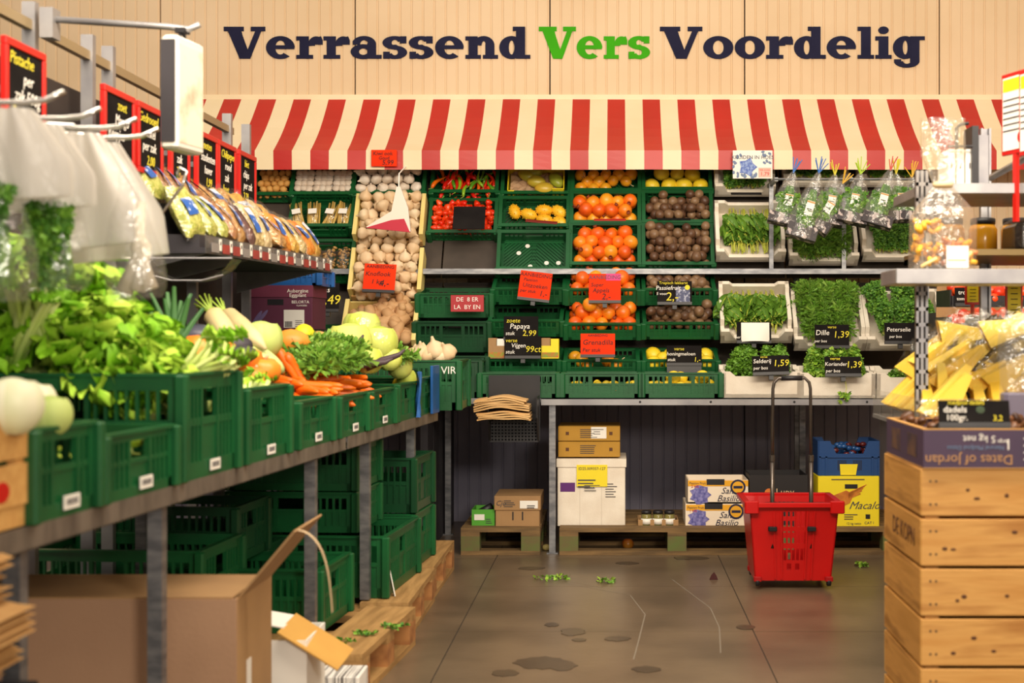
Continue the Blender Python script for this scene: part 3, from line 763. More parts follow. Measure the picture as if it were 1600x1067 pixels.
# ---------------------------------------------------------------- herbs in foam boxes
random.seed(11)
m_leafd = mat('dark_herb_leaf', '3C6E1C', .6, h2='54882A', nscale=30, sub=.0)
m_leafm = mat('mid_herb_leaf', '588C26', .55, h2='7CAA38', nscale=25)
m_leafl = mat('light_herb_leaf', '7CA82C', .55, h2='A6C84A', nscale=20)
m_dill = mat('dill_green', '5C8628', .6, h2='84A83C', nscale=12)
m_ystem = mat('pale_yellow_stem', 'B9C43C', .5, h2='D6D65A', nscale=14)
m_spin = mat('spinach_leaf', '446F1E', .5, h2='6C962E', nscale=9, rnd=True, lo=.1, hi=.9)
def leaf_mesh(L, W, curl=.25, ruffle=0.0, m=None, vein=None, n=8, k=6, tip=1.0, name='leaf'):
    mb = MB(); ph = rr(0, 6.28)
    def f(u, v):
        a = v*2-1
        wd = W*.5*(math.sin(PI*min(1, u*.92+.06))**.7)*(1 if u < .6 else 1-(u-.6)*.5*tip)
        x = a*wd; y = L*u
        z = curl*L*(u*u)*-1+abs(a)*abs(a)*W*.22+ruffle*math.sin(u*17+ph+a*2)*abs(a)
        return (x, y, z)
    mb.grid(f, n, k)
    if vein:
        mb.tube([(0, -L*.12, .001), (0, L*.3, .002-curl*L*.09), (0, L*.85, .002-curl*L*.72)], [W*.05, W*.035, W*.008], 5, 1)
        return mb.mesh(name, [m, vein], True)
    return mb.mesh(name, m, True)
spin = [leaf_mesh(.10, .055, .3, .004, m_spin, m_ystem) for _ in range(4)]
def frond_mass(w, d, hgt, n, m, kind, seed, ms=None):
    """foliage of one bunch: stems fan out from y=0, little leaves all over"""
    random.seed(seed); mb = MB()
    for i in range(n):
        bx = rr(-.5, .5); y = d*(rr(0, 1)**.7); x = bx*w*(.45+.55*y/d); z = hgt*(1-(2*bx)**2*.7)*(math.sin(PI*min(1, .15+.8*y/d)))*rr(.55, 1.05)
        M = T(x, y, z, rx=rr(-.9, .9), ry=rr(-.9, .9), rz=rr(0, 6.28))
        if kind == 'dill':
            L = rr(.03, .055)
            for q in range(3):
                a = rr(-.7, .7)
                mb.add([(0, 0, 0), (.0022, 0, 0), (L*math.sin(a)+.0008, L*math.cos(a), rr(-.01, .012)), (L*math.sin(a), L*math.cos(a), rr(-.01, .012))], [(0, 1, 2, 3)], i % 2, M)
        else:
            s = (.0125 if kind == 'parsley' else .017)*rr(.7, 1.25)
            mb.add([(0, 0, 0), (s*.55, s*.5, s*.2), (s*.35, s*1.2, 0), (0, s*1.0, -s*.2), (-s*.35, s*1.2, 0), (-s*.55, s*.5, s*.2)], [(0, 1, 2, 3), (0, 3, 4, 5)], i % 2, M)
            mb.add([(0, 0, 0), (s*.9, s*.1, s*.15), (s*1.0, s*.55, 0), (s*.3, s*.5, 0)], [(0, 1, 2, 3)], i % 2, M)
    return mb.mesh('foliage', ms or [m, m_leafm])
def stem_bundle(w, L, n, m, up=.02):
    mb = MB()
    for i in range(n):
        x = rr(-w/2, w/2)
        mb.tube([(x*.8, rr(-.01, .01), rr(0, up)), (x, L*.5, rr(0.004, up)), (x*1.4, L, rr(.006, up*1.4))], .0022, 5)
    return mb.mesh('stems', m, True)
def foam_box(M, w, d, h, label, lowf=.5, holes=False):
    t = thing('foam_box', label, 'box', M)
    th = .022
    O('box_base', MB().box(-w/2, w/2, 0, d, 0, .02).mesh('box_base', m_foam), t)
    for s in (-1, 1):
        pts = [(0, 0), (d, 0), (d, h+.02), (d-.05, h+.02), (d-.07, h), (.09, h), (.07, h*lowf+.02), (0, h*lowf+.02)]
        mb = MB().poly(pts, 0, th, 0, T(s*w/2-(th if s > 0 else 0), 0, 0) @ Matrix(((0, 0, 1, 0), (1, 0, 0, 0), (0, 1, 0, 0), (0, 0, 0, 1))))
        O('box_side', mb.mesh('box_side', m_foam), t)
    fr = [(-w/2, 0), (w/2, 0), (w/2, h), (w/2-.045, h), (w/2-.075, h*lowf+.0), (-w/2+.075, h*lowf+.0), (-w/2+.045, h), (-w/2, h)]
    Mx = Matrix(((1, 0, 0, 0), (0, 0, -1, th), (0, 1, 0, 0), (0, 0, 0, 1)))
    O('box_front', MB().poly(fr, 0, th, 0, Mx).mesh('box_front', m_foam), t)
    bk = [(-w/2, 0), (w/2, 0), (w/2, h+.02), (w/2-.06, h+.02), (w/2-.08, h), (-w/2+.08, h), (-w/2+.06, h+.02), (-w/2, h+.02)]
    O('box_back', MB().poly(bk, 0, th, 0, Matrix.Translation((0, d-th, 0)) @ Mx).mesh('box_back', m_foam), t)
    if holes:
        for x in (-w*.28, w*.28):
            O('drain_notch', MB().lathe([(.014, 0), (.014, .002)], 12, 0, T(x, -.001, .012, rx=PI/2)).mesh('drain_notch', mat('notch_shadow', '8A8078', .9)), t)
    return t
def bunch(kind, M, label, group, seed, w=.11, d=.2, hgt=.06, n=520, stems=None):
    random.seed(seed)
    t = thing(kind[0]+'_bunch', label, 'herb bunch', M, group)
    O('stems', stem_bundle(w*.5, d*.45, 16, m_ystem), t)
    O('foliage', frond_mass(w, d, hgt, n, kind[2], kind[1], seed), t, kind='stuff')
    return t
def herb_box(x, y, D, tl, label, kind, blabel, seed, w=.4, d=.36, h=.10, nb=8, n=520, heap=.05, lowf=.45, holes=False, flip=False, rows=2):
    M = lip(x, y, D, w, d, h*lowf, tl)
    foam_box(M, w, d, h, label, lowf, holes)
    g = kind[0]+' bunches '+label.split(' ', 3)[-1]
    protos = []
    per = nb//rows
    for i in range(nb):
        r_, c = divmod(i, per)
        random.seed(seed*50+i)
        bx = -w/2+.06+(w-.12)*(c+.5)/per+rr(-.01, .01); by = .03+(d-.1)*r_/rows+rr(-.01, .01)
        Mi = M @ T(bx, by, .03+heap*.4+r_*.012, rx=rr(.0, .15), rz=rr(-.35, .35)+(PI if flip and r_ else 0))
        if flip and r_: Mi = M @ T(bx, by+d*.45, .03+heap*.5, rz=PI+rr(-.3, .3))
        if i < 3: protos.append(bunch(kind, Mi, blabel, g, seed*50+i, (w-.06)/per*1.35, d*.62, heap+.04, n))
        else: copy_tree(protos[i % 3], None, Mi)
    return M
def spinach_box(x, y, D, tl, label, blabel, seed, w=.4, d=.36, h=.10, nb=8, lowf=.45):
    M = lip(x, y, D, w, d, h*lowf, tl)
    foam_box(M, w, d, h, label, lowf)
    protos = []
    for i in range(nb):
        r_, c = divmod(i, 4); random.seed(seed*70+i)
        bx = -w/2+.07+(w-.14)*(c+.5)/4
        Mi = M @ T(bx+rr(-.01, .01), d-.03, .045, rz=PI+rr(-.15, .15)) if r_ else M @ T(bx+rr(-.01, .01), .03, .045, rz=rr(-.2, .2))
        if len(protos) < 2:
            t = thing('spinach_bunch', blabel, 'leaf bunch', Mi, 'spinach bunches '+label[-24:])
            O('stems', stem_bundle(.055, .10, 16, m_ystem, .03), t)
            for q in range(34):
                O('leaf', spin[q % 4], t, T(rr(-.055, .055), .05+rr(0, .11), rr(.01, .055), rx=rr(-.1, .5), ry=rr(-.6, .6), rz=rr(-.8, .8), s=rr(.8, 1.25)))
            protos.append(t)
        else: copy_tree(protos[i % 2], None, Mi)
    return M
DILL = ('dill', 'dill', m_dill); PARS = ('parsley', 'parsley', m_leafd); CORI = ('coriander', 'leafy', m_leafl); CEL = ('celery_leaf', 'leafy', m_leafm)
TS = R(57)
spinach_box(1173, 402, 8.22, TS, 'white foam box of spinach bunches in the upper row', 'long-stemmed spinach bunch in the upper foam box', 1)
herb_box(1287, 408, 8.22, TS, 'white foam box of dill below the hanging herb bags', DILL, 'feathery dill bunch below the hanging herb bags', 2, n=700)
herb_box(1402, 402, 8.22, TS, 'white foam box of curly parsley at the upper right', PARS, 'curly parsley bunch in the upper right foam box', 3, n=900)
herb_box(1164, 300, 8.5, TS, 'white foam box of curly parsley under the awning poster', PARS, 'curly parsley bunch under the awning poster', 4, d=.2, nb=4, rows=1, n=800, w=.36)
herb_box(1275, 285, 8.55, TS, 'white foam box of herbs behind the hanging bags', PARS, 'herb bunch half hidden behind the hanging bags', 41, d=.2, nb=4, rows=1, n=500)
herb_box(1392, 285, 8.55, TS, 'white foam box of herbs behind the rightmost hanging bags', CEL, 'leafy herb bunch under the right end of the awning', 42, d=.2, nb=4, rows=1, n=500)
TM = R(50)
spinach_box(1182, 528, 7.95, TM, 'white foam box of purslane bunches below the ledge', 'yellow-stemmed purslane bunch below the ledge', 5)
herb_box(1297, 540, 7.95, TM, 'white foam box heaped with dill behind the Dille card', DILL, 'feathery dill bunch behind the Dille card', 6, n=900, heap=.09)
herb_box(1415, 540, 7.95, TM, 'white foam box heaped with flat parsley behind the Peterselie card', PARS, 'dark parsley bunch behind the Peterselie card', 7, n=1100, heap=.14, w=.44)
herb_box(1190, 588, 7.60, R(3), 'white foam box of celery leaf at the counter front', CEL, 'green celery leaf bunch behind the Selderij card', 8, d=.26, h=.14, lowf=.82, n=900, heap=.13, w=.425, nb=8)
herb_box(1309, 590, 7.60, R(3), 'white foam box of coriander at the counter front', CORI, 'light green coriander bunch behind the Koriander card', 9, d=.26, h=.14, lowf=.82, n=900, heap=.13, w=.405, nb=8)
herb_box(1428, 590, 7.62, R(3), 'white foam box at the right end of the counter', CEL, 'leafy bunch at the right end of the counter', 10, d=.26, h=.14, lowf=.82, n=300, heap=.05, w=.40, nb=4, rows=1)
for M_ in (P(1320, 622, 7.56),):
    t = thing('fallen_sprig', 'coriander sprig dangling over the counter rail', 'sprig', T(*M_))
    O('stem', MB().tube([(0, 0, .12), (.008, -.004, .05), (-.005, -.01, -.01)], .0018, 5).mesh('stem', m_ystem), t)
    O('leaves', frond_mass(.06, .05, .02, 26, m_leafl, 'leafy', 77), t, T(-.005, -.012, -.02, rx=1.2))

# hanging clear bags of herbs with dark printed foot and coloured wire ties
random.seed(12)
tiecols = [mat('blue_tie', '2F6FC0', .5), mat('yellow_tie', 'D8CC2A', .5), mat('lime_tie', 'A8CC2A', .5), mat('red_tie', 'D0443A', .5), mat('orange_tie', 'E0B02A', .5)]
m_foot = mat('dark_purple_print', '2A2026', .5, h2='B9AAA6', nscale=28, lo=.52, hi=.58)
def herb_bag(xt, yt, xb, yb, D, ci, label, seed):
    random.seed(seed)
    a, b = P(xt, yt, D), P(xb, yb, D-.08)
    L = (b-a).length; dirv = (b-a).normalized()
    q = dirv.to_track_quat('-Z', 'Y'); M = Matrix.Translation(a) @ q.to_matrix().to_4x4()
    # fix roll so that local x stays roughly horizontal
    x = Vector((1, 0, 0)); z = -dirv; y = z.cross(x).normalized(); x = y.cross(z)
    M = Matrix.Translation(a) @ Matrix((x, y, z)).transposed().to_4x4()
    t = thing('herb_bag', label, 'bag', M, 'herb bags hanging below the awning')
    def f(u, v):
        an = 2*PI*v; w = .008+(.08)*min(1, u*1.5)**.8
        fold = 1+.18*math.sin(an*5+u*3)*(1-u)
        return (w*math.cos(an)*fold, .42*w*math.sin(an)*fold, -L*u)
    O('bag_film', MB().grid(f, 10, 20).mesh('bag_film', m_haze, True), t)
    mb = MB()
    for i in range(34):
        xx = rr(-.055, .055); mb.tube([(xx*.3, rr(-.006, .006), -L*.28), (xx*.8, rr(-.012, .012), -L*.6), (xx, rr(-.014, .014), -L*.97)], .0028, 5, i % 2)
    O('herb_stalks', mb.mesh('herb_stalks', [m_leafm, m_leafd], True), t)
    O('herb_leaves', frond_mass(.12, .15, .02, 260, m_leafd, 'leafy', seed), t, T(0, -.012, -L*.9, rx=PI/2), kind='stuff')
    O('bag_foot', MB().box(-.082, .082, -.03, .03, -L-.004, -L*.82).mesh('bag_foot', m_foot), t)
    O('bag_label', MB().box(-.022, .022, -.034, -.032, -L*.68, -L*.47).box(-.022, .022, -.0345, -.0335, -L*.50, -L*.475, 1).box(-.014, .014, -.0345, -.0335, -L*.60, -L*.585, 2).mesh('bag_label', [m_label, m_kraft, m_lblink]), t, T(rr(-.012, .02), 0, 0))
    mb = MB()
    for i in range(7):
        d = Vector((rr(-.04, .04), rr(-.025, .005), rr(.05, .09))); mb.tube([(0, 0, -.01), tuple(d)], .0028, 5)
    O('wire_ties', mb.mesh('wire_ties', tiecols[ci]), t)
    return t
for i, a in enumerate([(1240, 268, 1222, 350, 7.9, 0, 'herb bag with blue tie, leftmost below the awning'), (1280, 268, 1250, 372, 7.82, 0, 'large herb bag with blue tie in front of the dill'),
        (1305, 272, 1292, 350, 7.9, 1, 'herb bag with yellow tie, third from the left'), (1345, 270, 1330, 348, 7.86, 2, 'herb bag with lime tie in the middle of the row'),
        (1392, 264, 1368, 352, 7.84, 3, 'herb bag with red tie, gathered high'), (1400, 270, 1408, 345, 7.92, 1, 'herb bag with yellow tie just left of the pasta bag'),
        (1425, 275, 1428, 345, 7.9, 4, 'herb bag with orange tie behind the pasta bag'), (1318, 285, 1270, 356, 7.88, 4, 'herb bag with orange tie hanging slantwise')]):
    herb_bag(*a, seed=120+i)
hr = thing('hanging_rail', 'thin steel rail with hooks carrying the herb bags', 'rail')
O('bar', MB().tube([tuple(P(1210, 280, 7.95)), tuple(P(1450, 280, 7.95))], .007).mesh('bar', m_galv), hr)
for x in (1213, 1330, 1446):
    p = P(x, 280, 7.95); O('bracket', MB().box(p.x-.01, p.x+.01, p.y, 8.34, p.z-.01, p.z+.01).box(p.x-.012, p.x+.012, 8.2, 8.23, 1.55, p.z).mesh('bracket', m_galv), hr)

# ---------------------------------------------------------------- cards and signs on the display
def card(x, y, D, w, h, m, label, lines, tilt=.12, rz=0, rot=0, name='price_card', cat='price card', holder=True, extra=None):
    """w,h in pixels; lines = (text, material, size px, dx, dy, shear)"""
    k = D/F; M = Matrix.Translation(P(x, y, D)) @ Euler((-tilt, rot, rz)).to_matrix().to_4x4()
    t = thing(name, label, cat, M)
    W, H = w*k, h*k
    O('card', MB().cbox(-W/2, W/2, 0, .004, -H/2, H/2, .0015).mesh('card', m), t)
    if holder: O('card_holder', MB().box(-W/2, W/2, -.006, .012, -H/2-.012, -H/2+.004).box(-.012, .012, .004, .03, -H/2-.035, -H/2).mesh('card_holder', m_black), t)
    for (s, mm, sz, dx, dy, sh) in lines:
        text(t, s, mm, T(dx*k, -.0016, dy*k, rx=PI/2), sz*k*1.05, sh*.6)
    if extra: extra(t, k)
    return t
W_, Y_, I_ = m_chalkw, m_chalky, m_ink
m_pinkc = mat('magenta_card', 'D8307C', .6)
card(600, 247, AF-.03, 40, 26, m_orange, 'small orange card reading 5,99 pinned to the awning valance', [('Kiwi ook', I_, 8, -2, 7, .2), ('Goud', I_, 7, 0, 0, .2), ('5,99', I_, 10, 6, -7, .2)], tilt=0, holder=False)
card(593, 433, 7.98, 50, 44, m_orange, 'orange offer card standing in the garlic tray', [('AANBIEDING', I_, 7, 0, 17, .1), ('Knoflook', I_, 10, -3, 5, .25), ('1 kg', I_, 10, -4, -8, .25), ('4,-', I_, 14, 8, -10, .25)], tilt=.3, rot=.04)
card(512, 463, 7.9, 36, 42, m_board, 'black chalk card reading 1,49 beside the purple box', [('gras', W_, 11, -6, 10, .2), ('1,49', Y_, 20, 2, -6, .2)], tilt=.1)
card(733, 340, 8.22, 50, 42, m_board, 'plain black card in the habanero crate', [], tilt=.5, holder=False)
card(836, 446, 7.98, 50, 44, m_orange, 'slanted orange offer card in the empty green crate', [('AANBIEDING', I_, 8, 0, 16, .1), ('Passion', I_, 7, -8, 8, .25), ('Uitzoeken', I_, 9, 0, -1, .25), ('per stuk', I_, 7, -10, -10, .25), ('1,-', I_, 12, 14, -12, .25)], tilt=.2, rot=.12)
card(945, 449, 7.98, 50, 44, m_orange, 'orange and magenta offer card between the pomegranates', [('AANBIEDING', m_navyink, 8, 0, 16, .1), ('Super', I_, 8, -12, 4, .25), ('Appels', I_, 9, -6, -5, .25), ('2,-', I_, 13, 2, -15, .25)], tilt=.2,
     extra=lambda t, k: O('magenta_patch', MB().box(2*k, 25*k, -.0012, 0, 11*k, 22*k).mesh('magenta_patch', m_pinkc), t))
def night(t, k):
    O('fruit_picture', MB().box(2*k, 24*k, -.0010, 0, -18*k, 8*k).mesh('fruit_picture', mat('blue_fruit_print', '2A3460', .5, h2='C8CCE0', nscale=60, lo=.5, hi=.72)), t)
    O('fruit_dot', MB().lathe([(4*k, 0), (4*k, .0012)], 14, 0, T(20*k, -.001, 7*k, rx=PI/2)).mesh('fruit_dot', m_chalky), t)
card(1054, 456, 7.94, 54, 34, m_board, 'chalk card reading Passiefruit 2,- between the passion fruit', [('Tropisch lekkerst', Y_, 6, -2, 14, .1), ('Passiefruit', W_, 9, -10, 6, .2), ('5 voor', W_, 6, -20, -3, .2), ('2,-', Y_, 18, -4, -8, .2)], extra=night)
card(814, 511, 7.86, 54, 34, m_board, 'chalk card reading zoete Papaya 2,99', [('zoete', Y_, 9, -12, 10, .2), ('Papaya', W_, 11, -2, 1, .25), ('stuk', W_, 8, -17, -10, .2), ('2,99', Y_, 12, 13, -10, .2)])
card(817, 541, 7.82, 56, 32, m_board, 'chalk card reading verse Vijgen 99 ct', [('verse', Y_, 8, -18, 9, .2), ('Vijgen', W_, 9, -7, 1, .25), ('stuk', W_, 8, -20, -9, .2), ('99ct', Y_, 13, 16, -5, .2)])
card(934, 538, 7.80, 54, 34, m_orange, 'red-orange card reading Grenadilla below the pomegranates', [('AANBIEDING', I_, 5, 0, 14, .1), ('Grenadilla', I_, 11, 0, 3, .25), ('Per stuk', I_, 8, -10, -9, .25)])
card(1069, 554, 7.80, 55, 28, m_board, 'chalk card reading honingmeloen in front of the yellow melons', [('verse', Y_, 7, -8, 9, .2), ('honingmeloen', W_, 7.5, -5, 1, .25), ('stuk', W_, 7, -20, -8, .2), ('1,-', Y_, 10, 20, -8, .2)],
     extra=lambda t, k: O('lower_flap', MB().box(-27*k, 27*k, .0, .003, -29*k, -15*k).mesh('lower_flap', m_black), t))
card(1300, 524, 7.74, 54, 34, m_board, 'chalk card reading Dille 1,39 in the dill', [('verse', Y_, 6, 0, 13, .2), ('Dille', W_, 11, -15, 4, .2), ('per bos', W_, 6, -18, -9, .2), ('1,39', m_chalky, 14, 14, 1, .2)])
card(1178, 518, 7.76, 54, 30, m_board, 'half hidden black chalk card in the purslane', [('per bos', W_, 6, -20, -9, .2)], extra=lambda t, k: O('white_paper', MB().grid(lambda u, v: ((-20+44*u)*k, -.004-.03*math.sin(PI*u)*v, (14-30*v)*k), 8, 5).mesh('white_paper', m_white, True), t))
card(1204, 569, 7.54, 57, 28, m_board, 'chalk card reading Selderij 1,59 in the foam box', [('verse', Y_, 5, -10, 12, .2), ('Selderij', W_, 9, -13, 5, .2), ('per bos', W_, 7, -16, -6, .2), ('1,59', Y_, 14, 16, 1, .25)], rot=-.03, tilt=.3)
card(1317, 571, 7.54, 57, 29, m_board, 'chalk card reading Koriander 1,39 in the foam box', [('verse', Y_, 7, -12, 11, .2), ('Koriander', W_, 8, -11, 2, .2), ('per bos', W_, 7, -16, -9, .2), ('1,39', Y_, 14, 17, 1, .2)], tilt=.3)
card(1407, 519, 7.74, 50, 30, m_board, 'chalk card reading Peterselie in the parsley', [('Peterselie', W_, 9, -3, 4, .2), ('per bos', W_, 6, -8, -7, .2)])
card(730, 474, 7.94, 52, 26, mat('red_label', 'A81420', .5), 'red label with white print on the green crate front', [('DE  8 ER', W_, 9, 0, 6, 0), ('LA  BY EN', W_, 9, 0, -6, 0)], tilt=.02, holder=False)
card(846, 346, 8.28, 50, 8, mat('red_brown_card', '7A2018', .5), 'dark red card lying at the front of the kiwano crate', [], tilt=1.0, rot=.08, holder=False)
card(953, 343, 8.30, 50, 6, mat('red_tag', 'B0281C', .5), 'thin red card strip at the front of the pomegranate crate', [], tilt=1.0, holder=False)
card(1053, 342, 8.30, 52, 6, m_board, 'thin black card strip at the front of the passion fruit crate', [], tilt=1.0, holder=False)
card(1166, 302, 8.22, 48, 6, m_board, 'thin black card strip under the parsley box', [], tilt=1.0, holder=False)
def kruid(t, k):
    O('flower_print', MB().lathe([(13*k, 0), (13*k, .0008)], 10, 0, T(-8*k, -.0008, -4*k, rx=PI/2), lobes=5, lob=.2).mesh('flower_print', mat('blue_flower_print', '3A58B0', .6, h2='9AB0DC', nscale=70)), t)
    O('price_patch', MB().box(9*k, 29*k, -.0012, 0, -20*k, -5*k).mesh('price_patch', mat('pale_pink_patch', 'F0B8A8', .6)), t)
    random.seed(3); mb = MB()
    for i in range(26):
        x, z = random.choice(((rr(-30, -18), rr(-20, 20)), (rr(16, 30), rr(2, 20)), (rr(-30, 8), rr(-20, -14))))
        mb.ell(3*k, .0006, 2*k, 6, 4, 0, T(x*k, -.0006, z*k, ry=rr(0, 3)))
    O('leaf_print', mb.mesh('leaf_print', mat('grey_blue_print', '6C7FA0', .6)), t)
card(1176, 257, AF-.05, 62, 44, m_white, 'white floral poster reading Kruiden in hoes 1,79', [('KRUIDEN IN HOES', m_navyink, 7.5, 0, 11, 0), ('PER HOES', mat('red_print', 'C8241C', .6), 3.5, 19, -9, 0), ('1,79', mat('red_print'), 8, 19, -15, 0)], tilt=0, holder=False, name='poster', cat='poster', extra=kruid)
# fig boxes beside the chalk card
def gift(x0, x1, y0, y1, D, label, ms):
    k = D/F; c = P((x0+x1)/2, y1, D); W = (x1-x0)*k/2; H = (y1-y0)*k
    t = thing('fruit_carton', label, 'carton', T(*c))
    O('carton_body', MB().box(-W, W, 0, .10, 0, H*.62).mesh('carton_body', ms[1]), t)
    O('carton_lid', MB().box(-W, W*.0, 0, .10, H*.62, H).mesh('carton_lid', ms[0]), t)
    O('carton_lid', MB().box(W*.08, W, 0, .10, H*.62, H*.96).mesh('carton_lid', ms[2]), t)
    O('fruit_print', MB().box(-W*.95, W*.95, -.001, 0, H*.05, H*.3).mesh('fruit_print', mat('green_fruit_print', '6FA02A', .6, h2='C85A2A', nscale=40)), t)
gift(763, 788, 528, 560, 7.85, 'brown and white fig carton left of the Vijgen card', (m_card, m_card, m_white))
gift(846, 873, 528, 560, 7.85, 'yellow and brown fig carton right of the Vijgen card', (m_card, m_yellow, m_yellow))

# ---------------------------------------------------------------- bag dispenser under the counter edge
random.seed(14)
t = thing('bag_dispenser', 'black perforated bin hanging from the counter edge', 'bin', T(*P(800, 690, 7.5)))
k = 7.5/F
O('back_plate', MB().box(-38*k, 43*k, .06, .075, 0*k, 103*k).mesh('back_plate', m_black), t)
sp = [(0, 0), (.10, 0), (.10, 70*k), (-.13, 70*k), (-.13, 42*k)]
for x in (-34*k, 40*k):
    O('side_wall', MB().poly([(-.02, 0), (.07, 0), (.07, 72*k), (-.16, 72*k), (-.15, 40*k)], 0, .006, 0, T(x, 0, 0) @ Matrix(((0, 0, 1, 0), (1, 0, 0, 0), (0, 1, 0, 0), (0, 0, 0, 1)))).mesh('side_wall', m_black), t)
mb = MB()
for i in range(15): mb.box(-34*k+i*5.2*k, -34*k+i*5.2*k+2.6*k, -.024, -.018, 0, 42*k)
for j in range(9): mb.box(-34*k, 41*k, -.025, -.017, j*5*k, j*5*k+2.4*k)
mb.box(-34*k, 41*k, -.026, -.016, 36*k, 44*k)
O('mesh_front', mb.mesh('mesh_front', m_black), t)
O('bin_floor', MB().box(-34*k, 40*k, -.02, .07, 0, .006).mesh('bin_floor', m_black), t)
m_kraftl = mat('light_kraft_paper', 'DDB57C', .8, h2='CFA368', nscale=9)
for i in range(10):
    z = 34*k+i*3.1*k; x0 = (-55+rr(-2, 2)+abs(i-6)*1.2)*k; x1 = (32+rr(-3, 2)-(8 if i > 6 else 0))*k; y0 = -.20+rr(-.008, .008)
    arch = lambda u: (.030 if i > 3 else .016)*math.sin(PI*(.12+.75*u))+.003*math.sin(u*9+i)
    mb = MB()
    for zo in (0, 2.3*k): mb.grid(lambda u, v: (x0+(x1-x0)*u, y0+.22*v, z+zo+arch(u)), 10, 2)
    mb.grid(lambda u, v: (x0+(x1-x0)*u, y0, z+2.3*k*v+arch(u)), 10, 1); mb.grid(lambda u, v: (x1, y0+.22*u, z+2.3*k*v+arch(1)), 2, 1); mb.grid(lambda u, v: (x0, y0+.22*u, z+2.3*k*v+arch(0)), 2, 1)
    O('paper_bag', mb.mesh('paper_bag', m_kraftl), None, T(*P(800, 690, 7.5)), 'folded brown kraft paper bag lying in the black dispenser', 'paper bag', 'kraft bags in the dispenser')

# ---------------------------------------------------------------- pallets and boxes under the counter
def pallet(M, L, Wd, label, m, m2, hgt=.144, nblk=3, nb=5, extra=None):
    """L along x, Wd along y; deck boards run along x"""
    t = thing('pallet', label, 'pallet', M)
    bw = Wd/(nb*1.28)
    for i in range(nb):
        y = (Wd-bw)*i/(nb-1)
        O('deck_board', MB().box(0, L, y, y+bw, hgt-.022, hgt+rr(-.001, .001)).mesh('deck_board', m), t)
    for i in range(3 if L > .5 else 2):
        x = (L-.1)*i/(2 if L > .5 else 1)
        O('cross_board', MB().box(x, x+.1, 0, Wd, hgt-.044, hgt-.022).mesh('cross_board', m2), t)
        for j in range(nblk):
            y = (Wd-.1)*j/(nblk-1)
            O('block', MB().box(x, x+.1, y, y+.1, .022, hgt-.044).mesh('block', m_endg if m is not m_oldw else m_mossy), t)
    for j in range(nblk):
        y = (Wd-.1)*j/(nblk-1)
        O('bottom_board', MB().box(0, L, y, y+.1, 0, .022).mesh('bottom_board', m), t)
    return t
m_mossy = mat('mossy_block', '5E6A34', .8, h2='6B5A3A', nscale=12)
pallet(T((720-CX)/(F/7.55), 7.55, 0), .42, .8, 'short weathered pallet under the left end of the counter', m_oldw, m_oldw)
pallet(T((874-CX)/(F/7.55), 7.55, 0), 1.25, .8, 'long weathered pallet under the white foam carton', m_oldw, m_oldw)
pallet(T((874-CX)/(F/7.55)+1.27, 7.56, 0), 1.0, .8, 'weathered pallet under the yellow carton behind the red cart', m_oldw, m_oldw)
def carton(x0, x1, y0, y1, D, dep, label, m, name='carton', cat='carton', open_=False, slots=None, lid=None):
    k = D/F; c = P((x0+x1)/2, y1, D); W = (x1-x0)*k/2; H = (y1-y0)*k
    t = thing(name, label, cat, T(*c))
    if open_:
        mb = MB().box(-W, W, 0, .006, 0, H).box(-W, W, dep-.006, dep, 0, H).box(-W, -W+.006, .006, dep-.006, 0, H).box(W-.006, W, .006, dep-.006, 0, H).box(-W, W, 0, dep, 0, .006)
    else: mb = MB().cbox(-W, W, 0, dep, 0, H, .004)
    O('carton_body', mb.mesh('carton_body', m), t)
    if lid: O('carton_lid', MB().cbox(-W-.006, W+.006, -.006, dep+.006, H-lid*k, H+.004, .003).mesh('carton_lid', m), t)
    for (sx_, sz_, sw, sh_) in slots or []:
        O('hand_hole', MB().cbox(sx_*k-sw*k/2, sx_*k+sw*k/2, -.0015, .002, sz_*k-sh_*k/2, sz_*k+sh_*k/2, .0005).mesh('hand_hole', m_black), t)
    return t, k, W, H
def patch(t, k, x, z, w, h, m, name='printed_patch', d=-.002, y=0.0):
    return O(name, MB().box(x*k-w*k/2, x*k+w*k/2, y+d, y, z*k-h*k/2, z*k+h*k/2).mesh(name, m), t)
def lines(t, k, x, z, w, n, step, m, hgt=1.4, y=-.0028):
    mb = MB()
    for i in range(n):
        ww = w*rr(.6, 1); mb.box((x-w/2)*k, (x-w/2+ww)*k, y, y+.001, (z-i*step)*k-hgt*k/2, (z-i*step)*k+hgt*k/2)
    O('small_print', mb.mesh('small_print', m_lblink), t)
m_och = mat('ochre_cardboard', 'B98A2E', .75, h2='A87C28', nscale=4)
t, k, W, H = carton(871, 977, 718, 822, 7.7, .40, 'tall white foam carton with yellow label under the counter', m_foam, 'foam_carton', lid=12)
patch(t, k, 1, 79, 48, 34, m_yellow, 'yellow_label', y=-.006); lines(t, k, -6, 72, 30, 3, 5, m_lblink, 2, y=-.0095); lines(t, k, 2, 64, 26, 3, 4, m_lblink, 1, y=-.0095)
text(t, 'ID25.009357-127', m_lblink, T(1*k, -.0095, 90*k, rx=PI/2), 6*k)
patch(t, k, -37, 61, 23, 14, mat('purple_label', '5A1E6E', .6), 'purple_label'); lines(t, k, 32, 66, 20, 6, 4, m_lblink, 1.2)
text(t, '569', mat('blue_pen', '2A4A9A', .6), T(-2*k, -.001, 62*k, rx=PI/2), 9*k, .3)
for i in range(2): patch(t, k, -18+i*34, 38, .8, 74, mat('foam_groove', 'CFC4B4', .8), 'groove', -.001)
